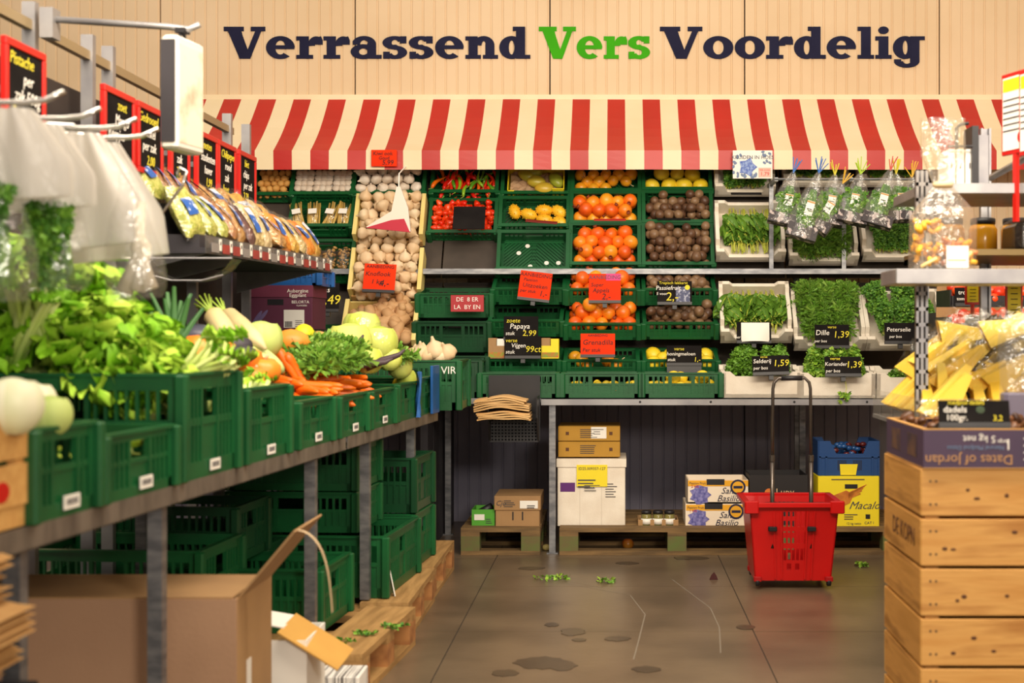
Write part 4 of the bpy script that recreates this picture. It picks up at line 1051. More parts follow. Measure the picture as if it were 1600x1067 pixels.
for j, (y0, y1, lb) in enumerate(((690, 714, 'lower flat ochre tray carton on the white foam carton'), (666, 689, 'upper flat ochre tray carton with white sticker'))):
    t, k, W, H = carton(872, 969, y0, y1, 7.72, .36, lb, m_och)
    patch(t, k, -34, 12, 5, 5, m_knot, 'vent_hole'); patch(t, k, 34, 12, 5, 5, m_knot, 'vent_hole'); lines(t, k, 0, 18, 28, 5, 3, m_lblink, 1)
    if j: patch(t, k, 15, 13, 24, 18, m_label, 'white_sticker'); lines(t, k, 15, 18, 16, 3, 3.5, m_lblink, 1)
t, k, W, H = carton(774, 843, 776, 824, 7.62, .34, 'brown lidded carton with white sticker on the short pallet', m_card, lid=21)
patch(t, k, 18, 36, 28, 12, m_label, 'white_sticker', y=-.007); lines(t, k, 22, 34, 14, 2, 3, m_lblink, 1.6, -.0095); lines(t, k, -12, 42, 18, 4, 3, m_lblink, 1, -.0095)
text(t, 'Cjo', m_lblink, T(-26*k, -.008, 38*k, rx=PI/2), 11*k, .3)
for x in (-7, 8): patch(t, k, x, 18, 2, 13, m_black, 'slot')
t, k, W, H = carton(737, 773, 796, 823, 7.64, .2, 'small bright green box on the short pallet', mat('bright_green_card', '4FA02C', .6), open_=True)
patch(t, k, -6, 15, 16, 9, m_label, 'box_window'); lines(t, k, 9, 12, 10, 3, 3, m_lblink, 1)
O('dark_bottle', MB().tube([(-.05, .1, .05), (.04, .08, .10)], .022, 10).mesh('dark_bottle', m_black, True), t)
for i in range(3):
    for j in range(2):
        M_ = T(*P(1010+i*18, 824, 7.68+j*.07))
        t = thing('glass_jar', 'glass jar with dark lid in the shrink-wrapped pack on the long pallet', 'jar', M_, 'jars in the shrink-wrapped pack')
        O('jar_glass', MB().lathe([(.026, 0), (.029, .005), (.029, .065), (.024, .075)], 14).mesh('jar_glass', mat('olive_jar', '8A8048', .15, h2='5A5A34', nscale=12), True), t)
        O('jar_lid', MB().lathe([(.027, .075), (.027, .09), (.022, .092)], 14).mesh('jar_lid', m_black, True), t)
        O('jar_label', MB().lathe([(.0293, .02), (.0293, .05)], 14).mesh('jar_label', m_label, True), t)
t, k, W, H = carton(997, 1060, 812, 824, 7.66, .2, 'shallow brown tray holding the pack of jars', m_card, 'jar_tray', 'tray', open_=True)
m_sb = mat('cream_carton', 'EFE0CA', .6); m_sbo = mat('golden_print', 'E8A81E', .6)
m_flow = mat('violet_flower_print', '4A4A92', .6, h2='8A86C0', nscale=60)
for j, (x0, x1, y0, y1, lb) in enumerate(((1071, 1167, 787, 824, 'lower cream and gold passion fruit carton reading San Basilio'), (1075, 1169, 750, 786, 'upper cream and gold passion fruit carton reading San Basilio'))):
    t, k, W, H = carton(x0, x1, y0, y1, 7.66, .3, lb, m_sb, open_=True)
    patch(t, k, 0, 31, 94, 9, m_sbo, 'gold_band'); patch(t, k, -4, 33, 28, 9, m_black, 'hand_hole', -.003)
    O('flower_print', MB().lathe([(15*k, 0), (15*k, .001)], 16, 0, T(-28*k, -.0015, 13*k, rx=PI/2), lobes=9, lob=.18).mesh('flower_print', m_flow), t)
    O('round_logo', MB().lathe([(12*k, 0), (12*k, .001)], 20, 0, T(31*k, -.002, 25*k, rx=PI/2)).lathe([(9*k, 0), (9*k, .0016)], 20, 1, T(31*k, -.002, 25*k, rx=PI/2)).box(24*k, 38*k, -.005, -.003, 23*k, 27*k, 0).mesh('round_logo', [m_navyink, m_sbo]), t)
    text(t, 'San\n Basilio', m_navyink, T(14*k, -.0015, 13*k, rx=PI/2), 14*k, .35); text(t, 'Passion Fruit', m_navyink, T(-32*k, -.003, 31*k, rx=PI/2), 5*k)
    text(t, '2 KG' if j else '1 KG', m_redp, T(-36*k, -.003, 26*k, rx=PI/2), 5.5*k)
t, k, W, H = carton(1171, 1262, 742, 824, 7.68, .3, 'black open carton reading Lupy behind the red cart handle', mat('black_carton', '1E1A1C', .6), open_=True)
text(t, 'Lupy', mat('tan_print', 'D8B48A', .6), T(10*k, -.001, 55*k, rx=PI/2), 15*k)
O('round_logo', MB().lathe([(7*k, 0), (7*k, .001)], 14, 0, T(-15*k, -.001, 54*k, rx=PI/2)).mesh('round_logo', mat('logo_orange', 'D8742A', .6)), t)
t, k, W, H = carton(1278, 1374, 744, 824, 7.62, .35, 'bright yellow carton with orange hand print reading Macalo', m_yellow, slots=[(4, 64, 20, 7)])
lines(t, k, 8, 75, 70, 1, 3, m_lblink, 1.4); text(t, 'Macalo', m_lblink, T(24*k, -.001, 34*k, rx=PI/2), 17*k, .45)
text(t, 'CAT I', m_lblink, T(32*k, -.001, 7*k, rx=PI/2), 6*k); text(t, '12 kg netto', m_lblink, T(8*k, -.001, 6*k, rx=PI/2), 5*k); lines(t, k, 4, 20, 22, 3, 3.4, m_lblink, 1.2)
patch(t, k, 30, 17, 7, 7, m_black, 'black_dot')
mb = MB().poly([(-44*k, 40*k), (-20*k, 28*k), (2*k, 38*k), (8*k, 52*k), (-4*k, 58*k), (-24*k, 50*k)], 0, .001, 0, T(0, -.0006, 0, rx=PI/2))
for i in range(5): mb.poly([(0, 44*k+i*2*k), (0, 47*k+i*2*k), ((18+i*2.5)*k, (54+i*5-i*i*.4)*k), ((19+i*2)*k, (52+i*5-i*i*.4)*k)], 0, .0012, 0, T(0, -.0006, 0, rx=PI/2))
O('hand_print', mb.mesh('hand_print', mat('orange_hand_print', 'D88A2A', .6, h2='B05A1A', nscale=20)), t)
# blue crate with scooped front
k = 7.64/F; t = thing('blue_crate', 'blue plastic crate with scooped front on the yellow carton', 'crate', T(*P(1327, 743, 7.64)))
fr = [(-47, 0), (47, 0), (47, 54), (30, 54), (22, 34), (-20, 34), (-30, 54), (-47, 54)]
for y, nm_ in ((0, 'crate_front'), (.30, 'crate_back')):
    O(nm_, MB().poly([(a*k, b*k) for a, b in fr], 0, .012, 0, T(0, y+.012, 0, rx=PI/2)).mesh(nm_, m_navy), t)
for s in (-1, 1): O('crate_side', MB().box(s*47*k-.006, s*47*k+.006, .012, .30, 0, 54*k).mesh('crate_side', m_navy), t)
O('crate_base', MB().box(-46*k, 46*k, .01, .31, 0, .008).mesh('crate_base', m_navy), t)
mb = MB()
for i in range(6):
    for x in (-12, 12): mb.box((x-6+i*2.4)*k, (x-6+i*2.4+1.2)*k, -.001, .001, 8*k, 24*k)
for x in (-46, -36, 36, 46): mb.box(x*k-.005, x*k+.005, -.006, .0, 0, 30*k, 1)
mb.box(-47*k, 47*k, -.006, 0, 28*k, 32*k, 1)
O('vent_slots', mb.mesh('vent_slots', [m_black, m_navy]), t)
O('yellow_tag', MB().poly([(-14*k, 0), (10*k, 0), (13*k, 17*k), (-15*k, 17*k)], 0, .003, 0, T(0, -.003, 1*k, rx=PI/2)).mesh('yellow_tag', m_yellow), t)
mb = MB()
for i in range(40): mb.ell(.02, .015, .012, 7, 5, i % 2, T(rr(-.12, .12), rr(.05, .25), rr(.10, .16), rx=rr(0, 3)))
O('wrapped_contents', mb.mesh('wrapped_contents', [mat('dark_red_wrap', '5A1E1E', .3), mat('blue_wrap', '24508A', .25)], True), t)
# apple and small fallen things
m_apple = mat('red_apple_skin', 'A8281A', .3, h2='C8862A', nscale=6)
O('apple', round_fruit(.033, m_apple, .92, .4), None, T(*P(981, 848, 7.75)), 'red apple lying under the long pallet', 'apple')
bpy.data.objects['apple'].location.z = .03
O('potato', MB().ell(.025, .02, .018, 10, 8, wob=.03).mesh('potato', mat('potato_skin', '9A8A50', .7), True), None, T((854-CX)*7.7/F, 7.7, .018), 'small potato on the floor beside the counter leg', 'potato')
for i, (x, y, nm_) in enumerate(((876, 905, 'green leaf scrap on the floor, nearest the left pallets'), (946, 910, 'bright green leaf scrap in the middle of the floor'), (1345, 885, 'herb scrap on the floor behind the red cart'), (850, 907, 'tiny green leaf scrap beside the larger scrap'))):
    D = CH*F/(y-CY); t = thing('leaf_scrap', nm_, 'leaf', T(*P(x, y, D)))
    O('leaf', frond_mass(.09, .07, .012, 24 if i < 3 else 9, m_leafl, 'leafy', 300+i), t, T(0, -.03, .004))
D = CH*F/(905-CY)
O('dry_leaf', MB().poly([(-.02, 0), (.02, 0), (.014, .018), (.002, .035), (-.012, .02)], 0, .012, 0, T(rx=PI/2)).mesh('dry_leaf', mat('dark_red_leaf', '4A1E1E', .7)), None, T(*P(1115, 905, D)), 'dark red curled leaf on the floor left of the cart', 'leaf')

# ---------------------------------------------------------------- red rolling basket
random.seed(15)
BD = 6.5; k = BD/F
m_red = mat('red_basket_plastic', 'D01412', .32, h2='C01010', nscale=4)
m_redd = mat('deep_red_plastic', 'A80E10', .4)
t = thing('rolling_basket', 'red plastic rolling shopping basket with tall telescopic handle', 'basket', T(*P(1241, 918, BD)))
z0, z1 = 8*k, 128*k
wb_, wt_, db, dt = 60*k, 70*k, .15, .20
def bx(u, v, side):            # point on the tapered wall, u -1..1, v 0..1
    W = wb_+(wt_-wb_)*v; Dp = db+(dt-db)*v; z = z0+(z1-z0)*v; cy = .20
    if side == 0: return (W*u, cy-Dp, z)
    if side == 1: return (W*u, cy+Dp, z)
    if side == 2: return (-W, cy+Dp*u, z)
    return (W, cy+Dp*u, z)
def panel(side, u0, u1, v0, v1, th=.006):
    vs = [bx(u, v, side) for u, v in ((u0, v0), (u1, v0), (u1, v1), (u0, v1))]
    n = Vector(((0, 1, 0), (0, -1, 0), (1, 0, 0), (-1, 0, 0))[side])*th
    vs2 = [tuple(Vector(p)+n) for p in vs]
    return vs+vs2, [(0, 1, 2, 3), (7, 6, 5, 4), (0, 4, 5, 1), (1, 5, 6, 2), (2, 6, 7, 3), (3, 7, 4, 0)]
for side, nm_ in ((0, 'front_wall'), (1, 'back_wall'), (2, 'side_wall'), (3, 'side_wall')):
    mb = MB()
    if side < 2:
        us = [-.26+.52*i/5 for i in range(6)]
        mb.add(*panel(side, -1, -.26, 0, 1)); mb.add(*panel(side, .26, 1, 0, 1))
        for v0, v1 in ((0, .14), (.23, .27), (.43, .5), (.66, .72), (.92, 1)): mb.add(*panel(side, -.26, .26, v0, v1))
        for v0, v1 in ((.27, .43), (.5, .66), (.72, .92)):
            for u in us: mb.add(*panel(side, u-.018, u+.018, v0, v1))
        mb.add(*panel(side, -.26, -.16, .14, .23)); mb.add(*panel(side, -.05, .05, .14, .23)); mb.add(*panel(side, .16, .26, .14, .23))
        for u in (-.46, -.30, .30, .46): mb.add(*panel(side, u-.02, u+.02, .02, .92, -.008))
    else: mb.add(*panel(side, -1, 1, 0, 1))
    O(nm_, mb.mesh(nm_, m_red), t)
O('basket_floor', MB().box(-wb_, wb_, .20-db, .20+db, z0, z0+.006).mesh('basket_floor', m_red), t)
rm = MB()
W, Dp = wt_+8*k, dt+.02
for (xa_, xb_, ya_, yb_, zz) in ((-W, W, -Dp, -Dp+.025, 0), (-W, W, Dp-.025, Dp, 0), (-W, -W+.03, -Dp, Dp, 0), (W-.03, W, -Dp, Dp, 0)):
    rm.cbox(xa_, xb_, .20+ya_, .20+yb_, z1-.008, z1+.014, .004)
for s in (-1, 1):
    rm.cbox(s*(W-.02)-.045*(s > 0)-.02*(s < 0), s*(W-.02)+.02*(s > 0)+.045*(s < 0), .20-Dp-.004, .20-Dp+.03, z1-.035, z1+.022, .006)
O('rim', rm.mesh('rim', m_red), t)
hd = MB()
xl, xr_ = -33*k, 28*k
zt_ = 327*k
hd.tube([(xl, .0, 60*k), (xl, .0, 200*k)], .010, 8); hd.tube([(xr_, .0, 60*k), (xr_, .0, 200*k)], .010, 8)
hd.tube([(xl, .0, 200*k), (xl+1*k, .0, 310*k), (xl+3*k, 0, 320*k), (xl+10*k, 0, zt_), (xr_-10*k, 0, zt_), (xr_-3*k, 0, 320*k), (xr_-1*k, 0, 310*k), (xr_, .0, 200*k)], .0075, 8)
O('handle', hd.mesh('handle', mat('dark_chrome_tube', '6A625C', .3, .8), True), t, T(0, .035, 0))
O('handle_grip', MB().tube([(xl+14*k, 0, zt_), (xr_-14*k, 0, zt_)], .012, 10).mesh('handle_grip', m_black, True), t, T(0, .035, 0))
for x in (xl, xr_):
    O('handle_bracket', MB().cbox(x-.022, x+.018, -.008, .05, 88*k, 95*k, .004).mesh('handle_bracket', m_black), t)
    O('collar', MB().tube([(x, 0, 196*k), (x, 0, 206*k)], .0125, 10).mesh('collar', mat('dark_chrome_tube')), t, T(0, .035, 0))
O('carry_handle', MB().tube([(-.13, .02, z1+.002), (.14, .02, z1+.002)], .012, 8).mesh('carry_handle', m_black, True), t)
for s in (-1, 1):
    for y in (.04, .34):
        O('wheel', MB().lathe([(.016, -.010), (.020, -.007), (.020, .007), (.016, .010)], 14, 0, T(s*56*k, y, .020, ry=PI/2)).mesh('wheel', m_black, True), t)
        O('wheel_housing', MB().cbox(s*56*k-.018, s*56*k+.018, y-.018, y+.02, .022, .045, .004).mesh('wheel_housing', m_redd), t)

# ================================================================ left side: tables, crates, vegetables
random.seed(21)
AE = math.atan(.0716)
def XE(D): return -1.3155+.0716*D
def Mt(D, z=0.0, x=0.0, rz=0.0): return T(XE(D), D, 0, rz=-AE) @ T(x, 0, z, rz=rz)
TZ = .81
def table(D0, D1, label, legs):
    L = (D1-D0)/math.cos(AE); t = thing('display_table', label, 'table', Mt(D0))
    O('table_top', MB().box(-.66, -.004, 0, L, TZ-.02, TZ-.002).mesh('table_top', m_galv), t)
    O('edge_rail', MB().box(-.004, .0, 0, L, TZ-.046, TZ).box(-.03, -.0, 0, L, TZ-.046, TZ-.043).mesh('edge_rail', mat('worn_rail', '8E8478', .45, .5, h2='6A625A', nscale=5, stretch=(1, 3, 1))), t)
    O('edge_rail', MB().box(-.66, -.656, 0, L, TZ-.046, TZ).mesh('edge_rail', m_galv), t)
    for D in legs:
        for x in (-.04, -.62):
            y = (D-D0)/math.cos(AE)
            z0 = .15 if D > 5.2 else 0
            O('leg', MB().box(x-.02, x+.016, y-.016, y+.016, z0, TZ-.046).mesh('leg', m_galv), t)
    return t
table(2.60, 5.05, 'near galvanised table carrying green vegetable crates on the left', (2.75, 3.45, 4.76))
table(5.08, 6.72, 'far galvanised table carrying carrots and cabbages on the left', (5.5, 6.32))
def tcrate(D, h, label, tag=None, m=None, z=TZ, w=.6, d=.40, x=0.0):
    M = Mt(D, z, x-w/2)
    crate(M, w, d, h, label, m, tag=T(w/2+.004, d*.55, .028, rz=PI/2) if tag else None)
    return M
A = tcrate(3.50, .27, 'tall green crate of lettuce at the left front with white label', 1)
B = tcrate(3.05, .15, 'low green crate of pale peppers before the lettuce crate', 1)
C = tcrate(2.735, .185, 'green crate of pale cabbages at the left edge', 1, d=.285)
Dc = tcrate(3.97, .215, 'green crate of celery behind the lettuce crate', 1)
E = tcrate(4.47, .155, 'low green crate of pumpkins left of the carrots', 1)
Fc = tcrate(4.95, .15, 'green crate heaped with orange carrots', 1)
F2 = tcrate(5.41, .15, 'green crate right behind the carrots under the carrot greens', 1)
Gc = tcrate(5.86, .16, 'green crate of cabbages with blue film over its edge')
Hc = tcrate(6.28, .17, 'green crate with blue card at the far end of the table')
Ic = crate(T(-.74-.3, 6.78, TZ), .6, .4, .24, 'tall green crate topped with fresh garlic at the table end')
text(Ic, 'VIR', m_label, T(.25, -.004, .19, rx=PI/2), .05)
# ---- lettuce
m_let = mat('lettuce_leaf', '64A012', .6, h2='B4D848', nscale=14, h3='84BC22', rnd=True, lo=.2, hi=.85, bump=.4, bscale=30, spec=.3)
m_letr = mat('lettuce_rib', 'CFE08A', .45)
def ruffled(L, W):
    mb = MB(); a1, a2, a3 = rr(0, 6), rr(0, 6), rr(0, 6)
    def f(u, v):
        a = v*2-1; e = abs(a)
        wd = W*.5*min(1, .22+u*1.5)*(1 if u < .75 else math.sqrt(max(.02, 1-((u-.75)/.25)**2*.8)))
        ed = max(0, e-.35)+max(0, u-.8)*.8
        return (a*wd*(1+.06*math.sin(u*23+a1)), L*u*(1+.05*math.sin(a*6+a2)), -.22*L*u*u+e*e*W*.25+ed*.05*math.sin(u*26+a*7+a3)+.008*math.sin(u*15+a*9+a1))
    mb.grid(f, 20, 12)
    mb.tube([(0, -L*.08, .003), (0, L*.3, .0-.22*L*.09), (0, L*.8, -.22*L*.64)], [W*.075, W*.05, W*.012], 6, 1)
    return mb.mesh('leaf', [m_let, m_letr], True)
letl = [ruffled(.19, .17) for _ in range(6)]
m_pal = mat('celery_stalk', 'B7CF5A', .4, h2='D8E494', nscale=8, rnd=True, lo=.1, hi=.9)
def lettuce(M, label, group, n=18, s=1.0):
    t = thing('lettuce_head', label, 'lettuce', M, group)
    for i in range(n):
        a = i*2.4; e = .25+.85*(1-i/n)
        O('leaf', letl[i % 6], t, Matrix.Rotation(a, 4, 'Z') @ T(0, .012+.02*(1-i/n), .02, rx=PI/2-e, s=s*rr(.8, 1.1)))
    O('stem', MB().lathe([(.022, -.03), (.028, 0), (.02, .04)], 10).mesh('stem', m_letr, True), t)
    return t
spots = [(-.16, .17, .22, .7), (-.13, .29, .20, .7), (-.24, .16, .27, .8), (-.24, .30, .29, .8), (-.34, .17, .34, .85), (-.35, .31, .38, .85), (-.45, .18, .38, .9), (-.46, .31, .43, .95), (-.30, .22, .36, .75), (-.42, .22, .45, .85), (-.56, .22, .44, .95), (-.2, .22, .30, .7), (-.52, .16, .36, .85), (-.62, .28, .48, 1.0), (-.30, .14, .28, .75), (-.42, .14, .31, .8)]
for i, (x, y, z, s) in enumerate(spots):
    lettuce(Mt(3.5, TZ) @ T(x, y, z-.05, rx=rr(-.4, .5), ry=rr(-.2, .7), rz=rr(0, 6)), 'bright green leafy lettuce head piled in the tall front crate', 'lettuces in the front crate', s=s)
def celery(M, label, group, L=.22, n=10, r=.009, ls=.3):
    t = thing('celery_bunch', label, 'celery', M, group)
    for i in range(n):
        a = i*2.4; q = .012+.012*(i/n); x, y = q*math.cos(a), q*math.sin(a)
        O('stalk', MB().tube([(x*.6, y*.6, 0), (x*1.2, y*1.2, L*.5), (x*2.4, y*2.4, L)], [r*1.4, r, r*.7], 7).mesh('stalk', m_pal, True), t)
        if i % 2 == 0: O('leaf', letl[i % 6], t, T(x*2.4, y*2.4, L*.95, rx=rr(.4, 1.2), rz=a, s=ls))
    return t
for i, (px, py, D, rx_, rz_) in enumerate(((40, 545, 3.62, .5, .4), (80, 535, 3.62, .5, -.3), (20, 555, 3.6, .6, 1.0), (305, 575, 3.72, .9, 2.6), (335, 578, 3.8, .8, 2.9), (280, 575, 3.68, .9, 2.2))):
    celery(T(*P(px, py+15, D), rx=rx_, rz=rz_), ('pale celery stalks at the left of the lettuce pile' if i < 3 else 'pale green celery bunch at the right of the lettuce pile'), 'celery in the lettuce crate '+('left' if i < 3 else 'right'), *((.22, 10, .009) if i < 3 else (.11, 8, .007)))
for i, (x, y, rz_) in enumerate(((-.08, .06, .2), (-.16, .12, -.2), (-.08, .2, .5), (-.2, .26, 0), (-.1, .32, -.3), (-.3, .1, .3), (-.32, .25, -.2))):
    celery(Mt(3.97, TZ) @ T(x, y, .11, rx=rr(-.5, -.1), ry=rr(-.1, .4), rz=rz_), 'pale celery heart standing in the second green crate', 'celery hearts in the second crate', .12, 9, .011, .22)
# cabbages
m_cab = mat('pale_cabbage', 'CCD88A', .6, h2='A8C058', nscale=7, rnd=True, lo=.1, hi=.95)
m_cabw = mat('white_cabbage', 'F0ECD0', .45, h2='DDE2AE', nscale=5)
def cabbage(M, r, m, label, group=None, wrap=None):
    t = thing('cabbage', label, 'cabbage', M, group)
    O('head', MB().ell(r, r, r*.92, 16, 12, 0, wob=.012).mesh('head', m, True), t)
    for i in range(6):
        a = i*1.05+rr(0, .4)
        def f(u, v): 
            th = -1.2+2.0*u; ph = (v-.5)*1.7; q = r*(1.03+.05*math.sin(v*PI)+.10*max(0, u-.7)+.012*math.sin(v*17))
            return (q*math.cos(th)*math.cos(ph), q*math.cos(th)*math.sin(ph), q*math.sin(th))
        O('outer_leaf', MB().grid(f, 8, 8).mesh('outer_leaf', m, True), t, T(rz=a))
    if wrap: O('film_wrap', MB().ell(r*1.13, r*1.13, r*1.08, 14, 10, 0, wob=.04).mesh('film_wrap', wrap, True), t)
    return t
cabbage(T(*P(18, 632, 2.66)), .055, m_cabw, 'white cabbage at the left edge above the wooden box')
cabbage(T(*P(78, 648, 2.86)), .042, m_cab, 'pale green cabbage beside the white one at the left edge')
cabbage(T(*P(48, 632, 2.92)), .05, m_cabw, 'white cabbage behind the small pale green one in the left crate')
m_pep = mat('pale_pepper_skin', 'A9C832', .3, h2='C9DC5A', nscale=6, rnd=True)
pepm = [pepper_mesh(.15, .022, m_pep, .02), pepper_mesh(.13, .024, m_pep, -.018)]
for i in range(22):
    O('sweet_pepper', pepm[i % 2], None, B @ T(rr(-.2, .27), rr(.05, .35), rr(.03, .12), rx=rr(-.3, .3), ry=rr(-.4, .4), rz=rr(0, 6)), 'pale green pointed pepper in the low front crate', 'pepper', 'pale peppers in the low crate')
# wooden box with red print at the left edge
t = thing('wooden_box', 'small light wooden box with red print at the left picture edge', 'box', Mt(2.50, TZ+.045, -.247))
m_lwood = mat('light_thin_wood', 'D9A862', .65, h2='C99450', nscale=4, stretch=(2, 9, 9))
for z in (.0, .088):
    O('side_slat', MB().box(-.2, .245, .0, .006, z, z+.078).mesh('side_slat', m_lwood), t)
    O('side_slat', MB().box(.24, .246, .006, .22, z, z+.078).mesh('side_slat', m_lwood), t)
O('corner_post', MB().box(.22, .24, .006, .03, 0, .165).mesh('corner_post', m_lwood), t)
O('corner_post', MB().box(.22, .24, .19, .215, 0, .165).mesh('corner_post', m_lwood), t)
O('red_print', MB().ell(.001, .03, .02, 10, 6, 0, T(.247, .12, .03)).mesh('red_print', m_redp), t)
O('base_slat', MB().box(-.2, .24, .0, .22, -.042, -.0).mesh('base_slat', m_lwood), t)
# ---- vegetables further along
m_leek = mat('leek_leaf', '2C5A2E', .55, h2='4E8038', nscale=4, stretch=(1, 1, .2))
def leek(M, label, group):
    t = thing('leek', label, 'leek', M, group)
    O('shaft', MB().tube([(0, 0, 0), (0, 0, .1), (0, .004, .18)], [.018, .016, .018], 10).mesh('shaft', mat('leek_shaft', 'DDE5B8', .5), True), t)
    for i in range(4):
        a = (i-1.5)*.28
        O('leaf', MB().grid(lambda u, v: ((v-.5)*.038*(1-u*.6)+math.sin(a)*u*.16, abs(v-.5)*.02+u*u*.03*(1 if i % 2 else -1), .15+.2*u*math.cos(a)), 8, 4).mesh('leaf', m_leek, True), t)
for i, (x, y, D, ry_) in enumerate(((268, 560, 4.15, .05), (285, 570, 4.2, -.3), (255, 575, 4.15, .3))):
    leek(T(*P(x, y+34, D), rx=-.25, ry=ry_-.15, s=.8), 'dark green leek standing behind the lettuce pile', 'leeks behind the lettuce')
m_dai = mat('daikon_skin', 'DCCB98', .5, h2='C4AE78', nscale=7)
def daikon(p0, p1, D0, D1, label):
    a, b = P(*p0, D0), P(*p1, D1); L = (b-a).length; z = (b-a).normalized()
    x = Vector((0, 1, 0)).cross(z).normalized(); y = z.cross(x); M = Matrix.Translation(a) @ Matrix((x, y, z)).transposed().to_4x4()
    t = thing('daikon', label, 'daikon', M)
    O('root', MB().tube([(0, 0, 0), (0, 0, L*.08), (0, .003, L*.4), (0, 0, L*.75), (0, 0, L)], [.02, .034, .036, .028, .006], 12).mesh('root', m_dai, True), t)
    mb = MB()
    for i in range(10):
        q = i*.63; mb.tube([(0, 0, .005), (.014*math.cos(q), .014*math.sin(q), -.03), (.03*math.cos(q), .03*math.sin(q), -.065)], [.005, .004, .003], 5)
    O('leaf_stubs', mb.mesh('leaf_stubs', mat('daikon_stub', '9CB848', .5), True), t)
daikon((330, 488), (372, 545), 4.75, 4.65, 'large white daikon radish with leaf stubs behind the pumpkins')
daikon((352, 490), (415, 545), 4.95, 4.8, 'second white daikon leaning to the right')
m_blk = mat('black_radish_skin', '2A262E', .6, h2='3C3840', nscale=8)
m_pum = mat('pumpkin_skin', 'E8721A', .4, h2='F08A28', nscale=5, rnd=True)
def rootlump(x, y, D, rx_, ry_, rz_, m, name, label, cat, ang=0):
    return O(name, MB().ell(rx_, ry_, rz_, 16, 10, 0, wob=.015, fn=lambda p: 1+.05*math.cos(6*math.atan2(p.y, p.x))*(1-abs(p.z))).mesh(name, m, True), None, T(*P(x, y, D), ry=ang), label, cat)
def pumpkin(x, y, D, r, label):
    t = thing('pumpkin', label, 'pumpkin', T(*P(x, y, D), rx=rr(-.5, .1), ry=rr(-.4, .4)))
    prof = [(.15, -.72), (.6, -.70), (.92, -.42), (1, 0), (.92, .42), (.6, .68), (.2, .66), (.06, .60)]
    O('fruit', MB().lathe([(a*r, b*r) for a, b in prof], 24, 0, lobes=8, lob=.05).mesh('fruit', m_pum, True), t)
    O('stalk', MB().tube([(0, 0, r*.58), (r*.05, 0, r*.8), (r*.15, 0, r*.9)], [r*.12, r*.09, r*.11], 7).mesh('stalk', m_tan, True), t)
for i, (x, y, D, r, lb) in enumerate(((315, 552, 4.45, .075, 'orange pumpkin below the dark radishes'), (352, 560, 4.55, .06, 'small orange pumpkin in the middle of the heap'), (382, 566, 4.6, .06, 'orange pumpkin beside the black radish'),
        (412, 578, 4.62, .055, 'orange pumpkin nearest the carrots'), (395, 592, 4.55, .05, 'low orange pumpkin at the crate edge'))): pumpkin(x, y, D, r, lb)
rootlump(310, 528, 4.6, .07, .05, .045, mat('blue_black_skin', '2E303C', .4, h2='4A4C5C', nscale=6), 'dark_squash', 'blue-black squash beside the leeks', 'squash')
rootlump(368, 540, 4.58, .055, .045, .035, m_blk, 'black_radish', 'matt black radish lying on the pumpkins', 'radish')
rootlump(378, 553, 4.5, .05, .04, .028, m_blk, 'black_radish', 'black radish half under the upper one', 'radish')
cabbage(T(*P(408, 530, 5.0)), .07, m_cab, 'round pale green cabbage below the purple eggplant box')
rootlump(402, 558, 4.85, .10, .06, .04, mat('pale_gourd', 'C9D88A', .4), 'pale_gourd', 'long pale green gourd beside the cabbage', 'gourd', .5)
m_tanv = mat('butternut_skin', 'D9A65E', .45, h2='C8924A', nscale=6)
rootlump(498, 535, 5.6, .05, .05, .045, m_tanv, 'butternut_squash', 'tan butternut squash under the cabbages', 'squash')
rootlump(455, 535, 5.35, .07, .05, .05, mat('orange_swede', 'E89A3A', .45, h2='D88428', nscale=6), 'swede', 'orange swede wrapped in film beside the tan squash', 'swede')
rootlump(475, 522, 5.55, .04, .04, .04, m_yellow, 'yellow_pepper', 'bright yellow pepper below the eggplant box', 'pepper')
# carrots
m_car = mat('carrot_skin', 'F07C14', .4, h2='E5660E', nscale=16, rnd=True, lo=.1, hi=.9, stretch=(1, 1, 4))
def carrot_mesh(L, r, bend):
    n = 9; pts = [(L*i/n, bend*math.sin(PI*i/n), 0) for i in range(n+1)]; rad = [r*(.6 if i == 0 else 1-.55*(i/n)**1.5 if i < n else .15) for i in range(n+1)]
    return MB().tube(pts, rad, 10).mesh('carrot', m_car, True)
cars = [carrot_mesh(rr(.13, .17), rr(.018, .023), rr(-.012, .012)) for _ in range(6)]
for i in range(60):
    y = rr(.03, .72); x = rr(-.30, -.10); z = .125+rr(0, .05)+max(0, -x-.10)*.25
    O('carrot', cars[i % 6], None, Mt(4.95, TZ) @ T(x, y, z, ry=rr(-.1, .25), rz=rr(-.9, -.1) if i % 5 else rr(.2, .6)), 'bright orange carrot heaped over the green crates', 'carrot', 'carrots on the far table')
for i in range(7):
    M_ = Mt(5.0, TZ) @ T(-.16-.05*(i % 3), .12+.13*i, .22+.02*(i % 3), rx=.2, rz=rr(-.6, .4))
    t = thing('carrot_greens', 'feathery green carrot tops lying over the carrots', 'carrot greens', M_, 'carrot tops')
    O('fronds', frond_mass(.22, .24, .07, 1100, m_dill, 'dill', 400+i), t, kind='stuff')
for i in range(2):
    O('carrot', cars[i], None, T(*P(432+i*14, 545+i*8, 5.1), ry=1.0, rz=.3), 'upright orange carrot leaning on the swede' if i == 0 else 'second upright carrot leaning on the swede', 'carrot')
m_cabl = mat('lime_cabbage', 'B8CC3C', .6, h2='D6E070', nscale=5, rnd=True)
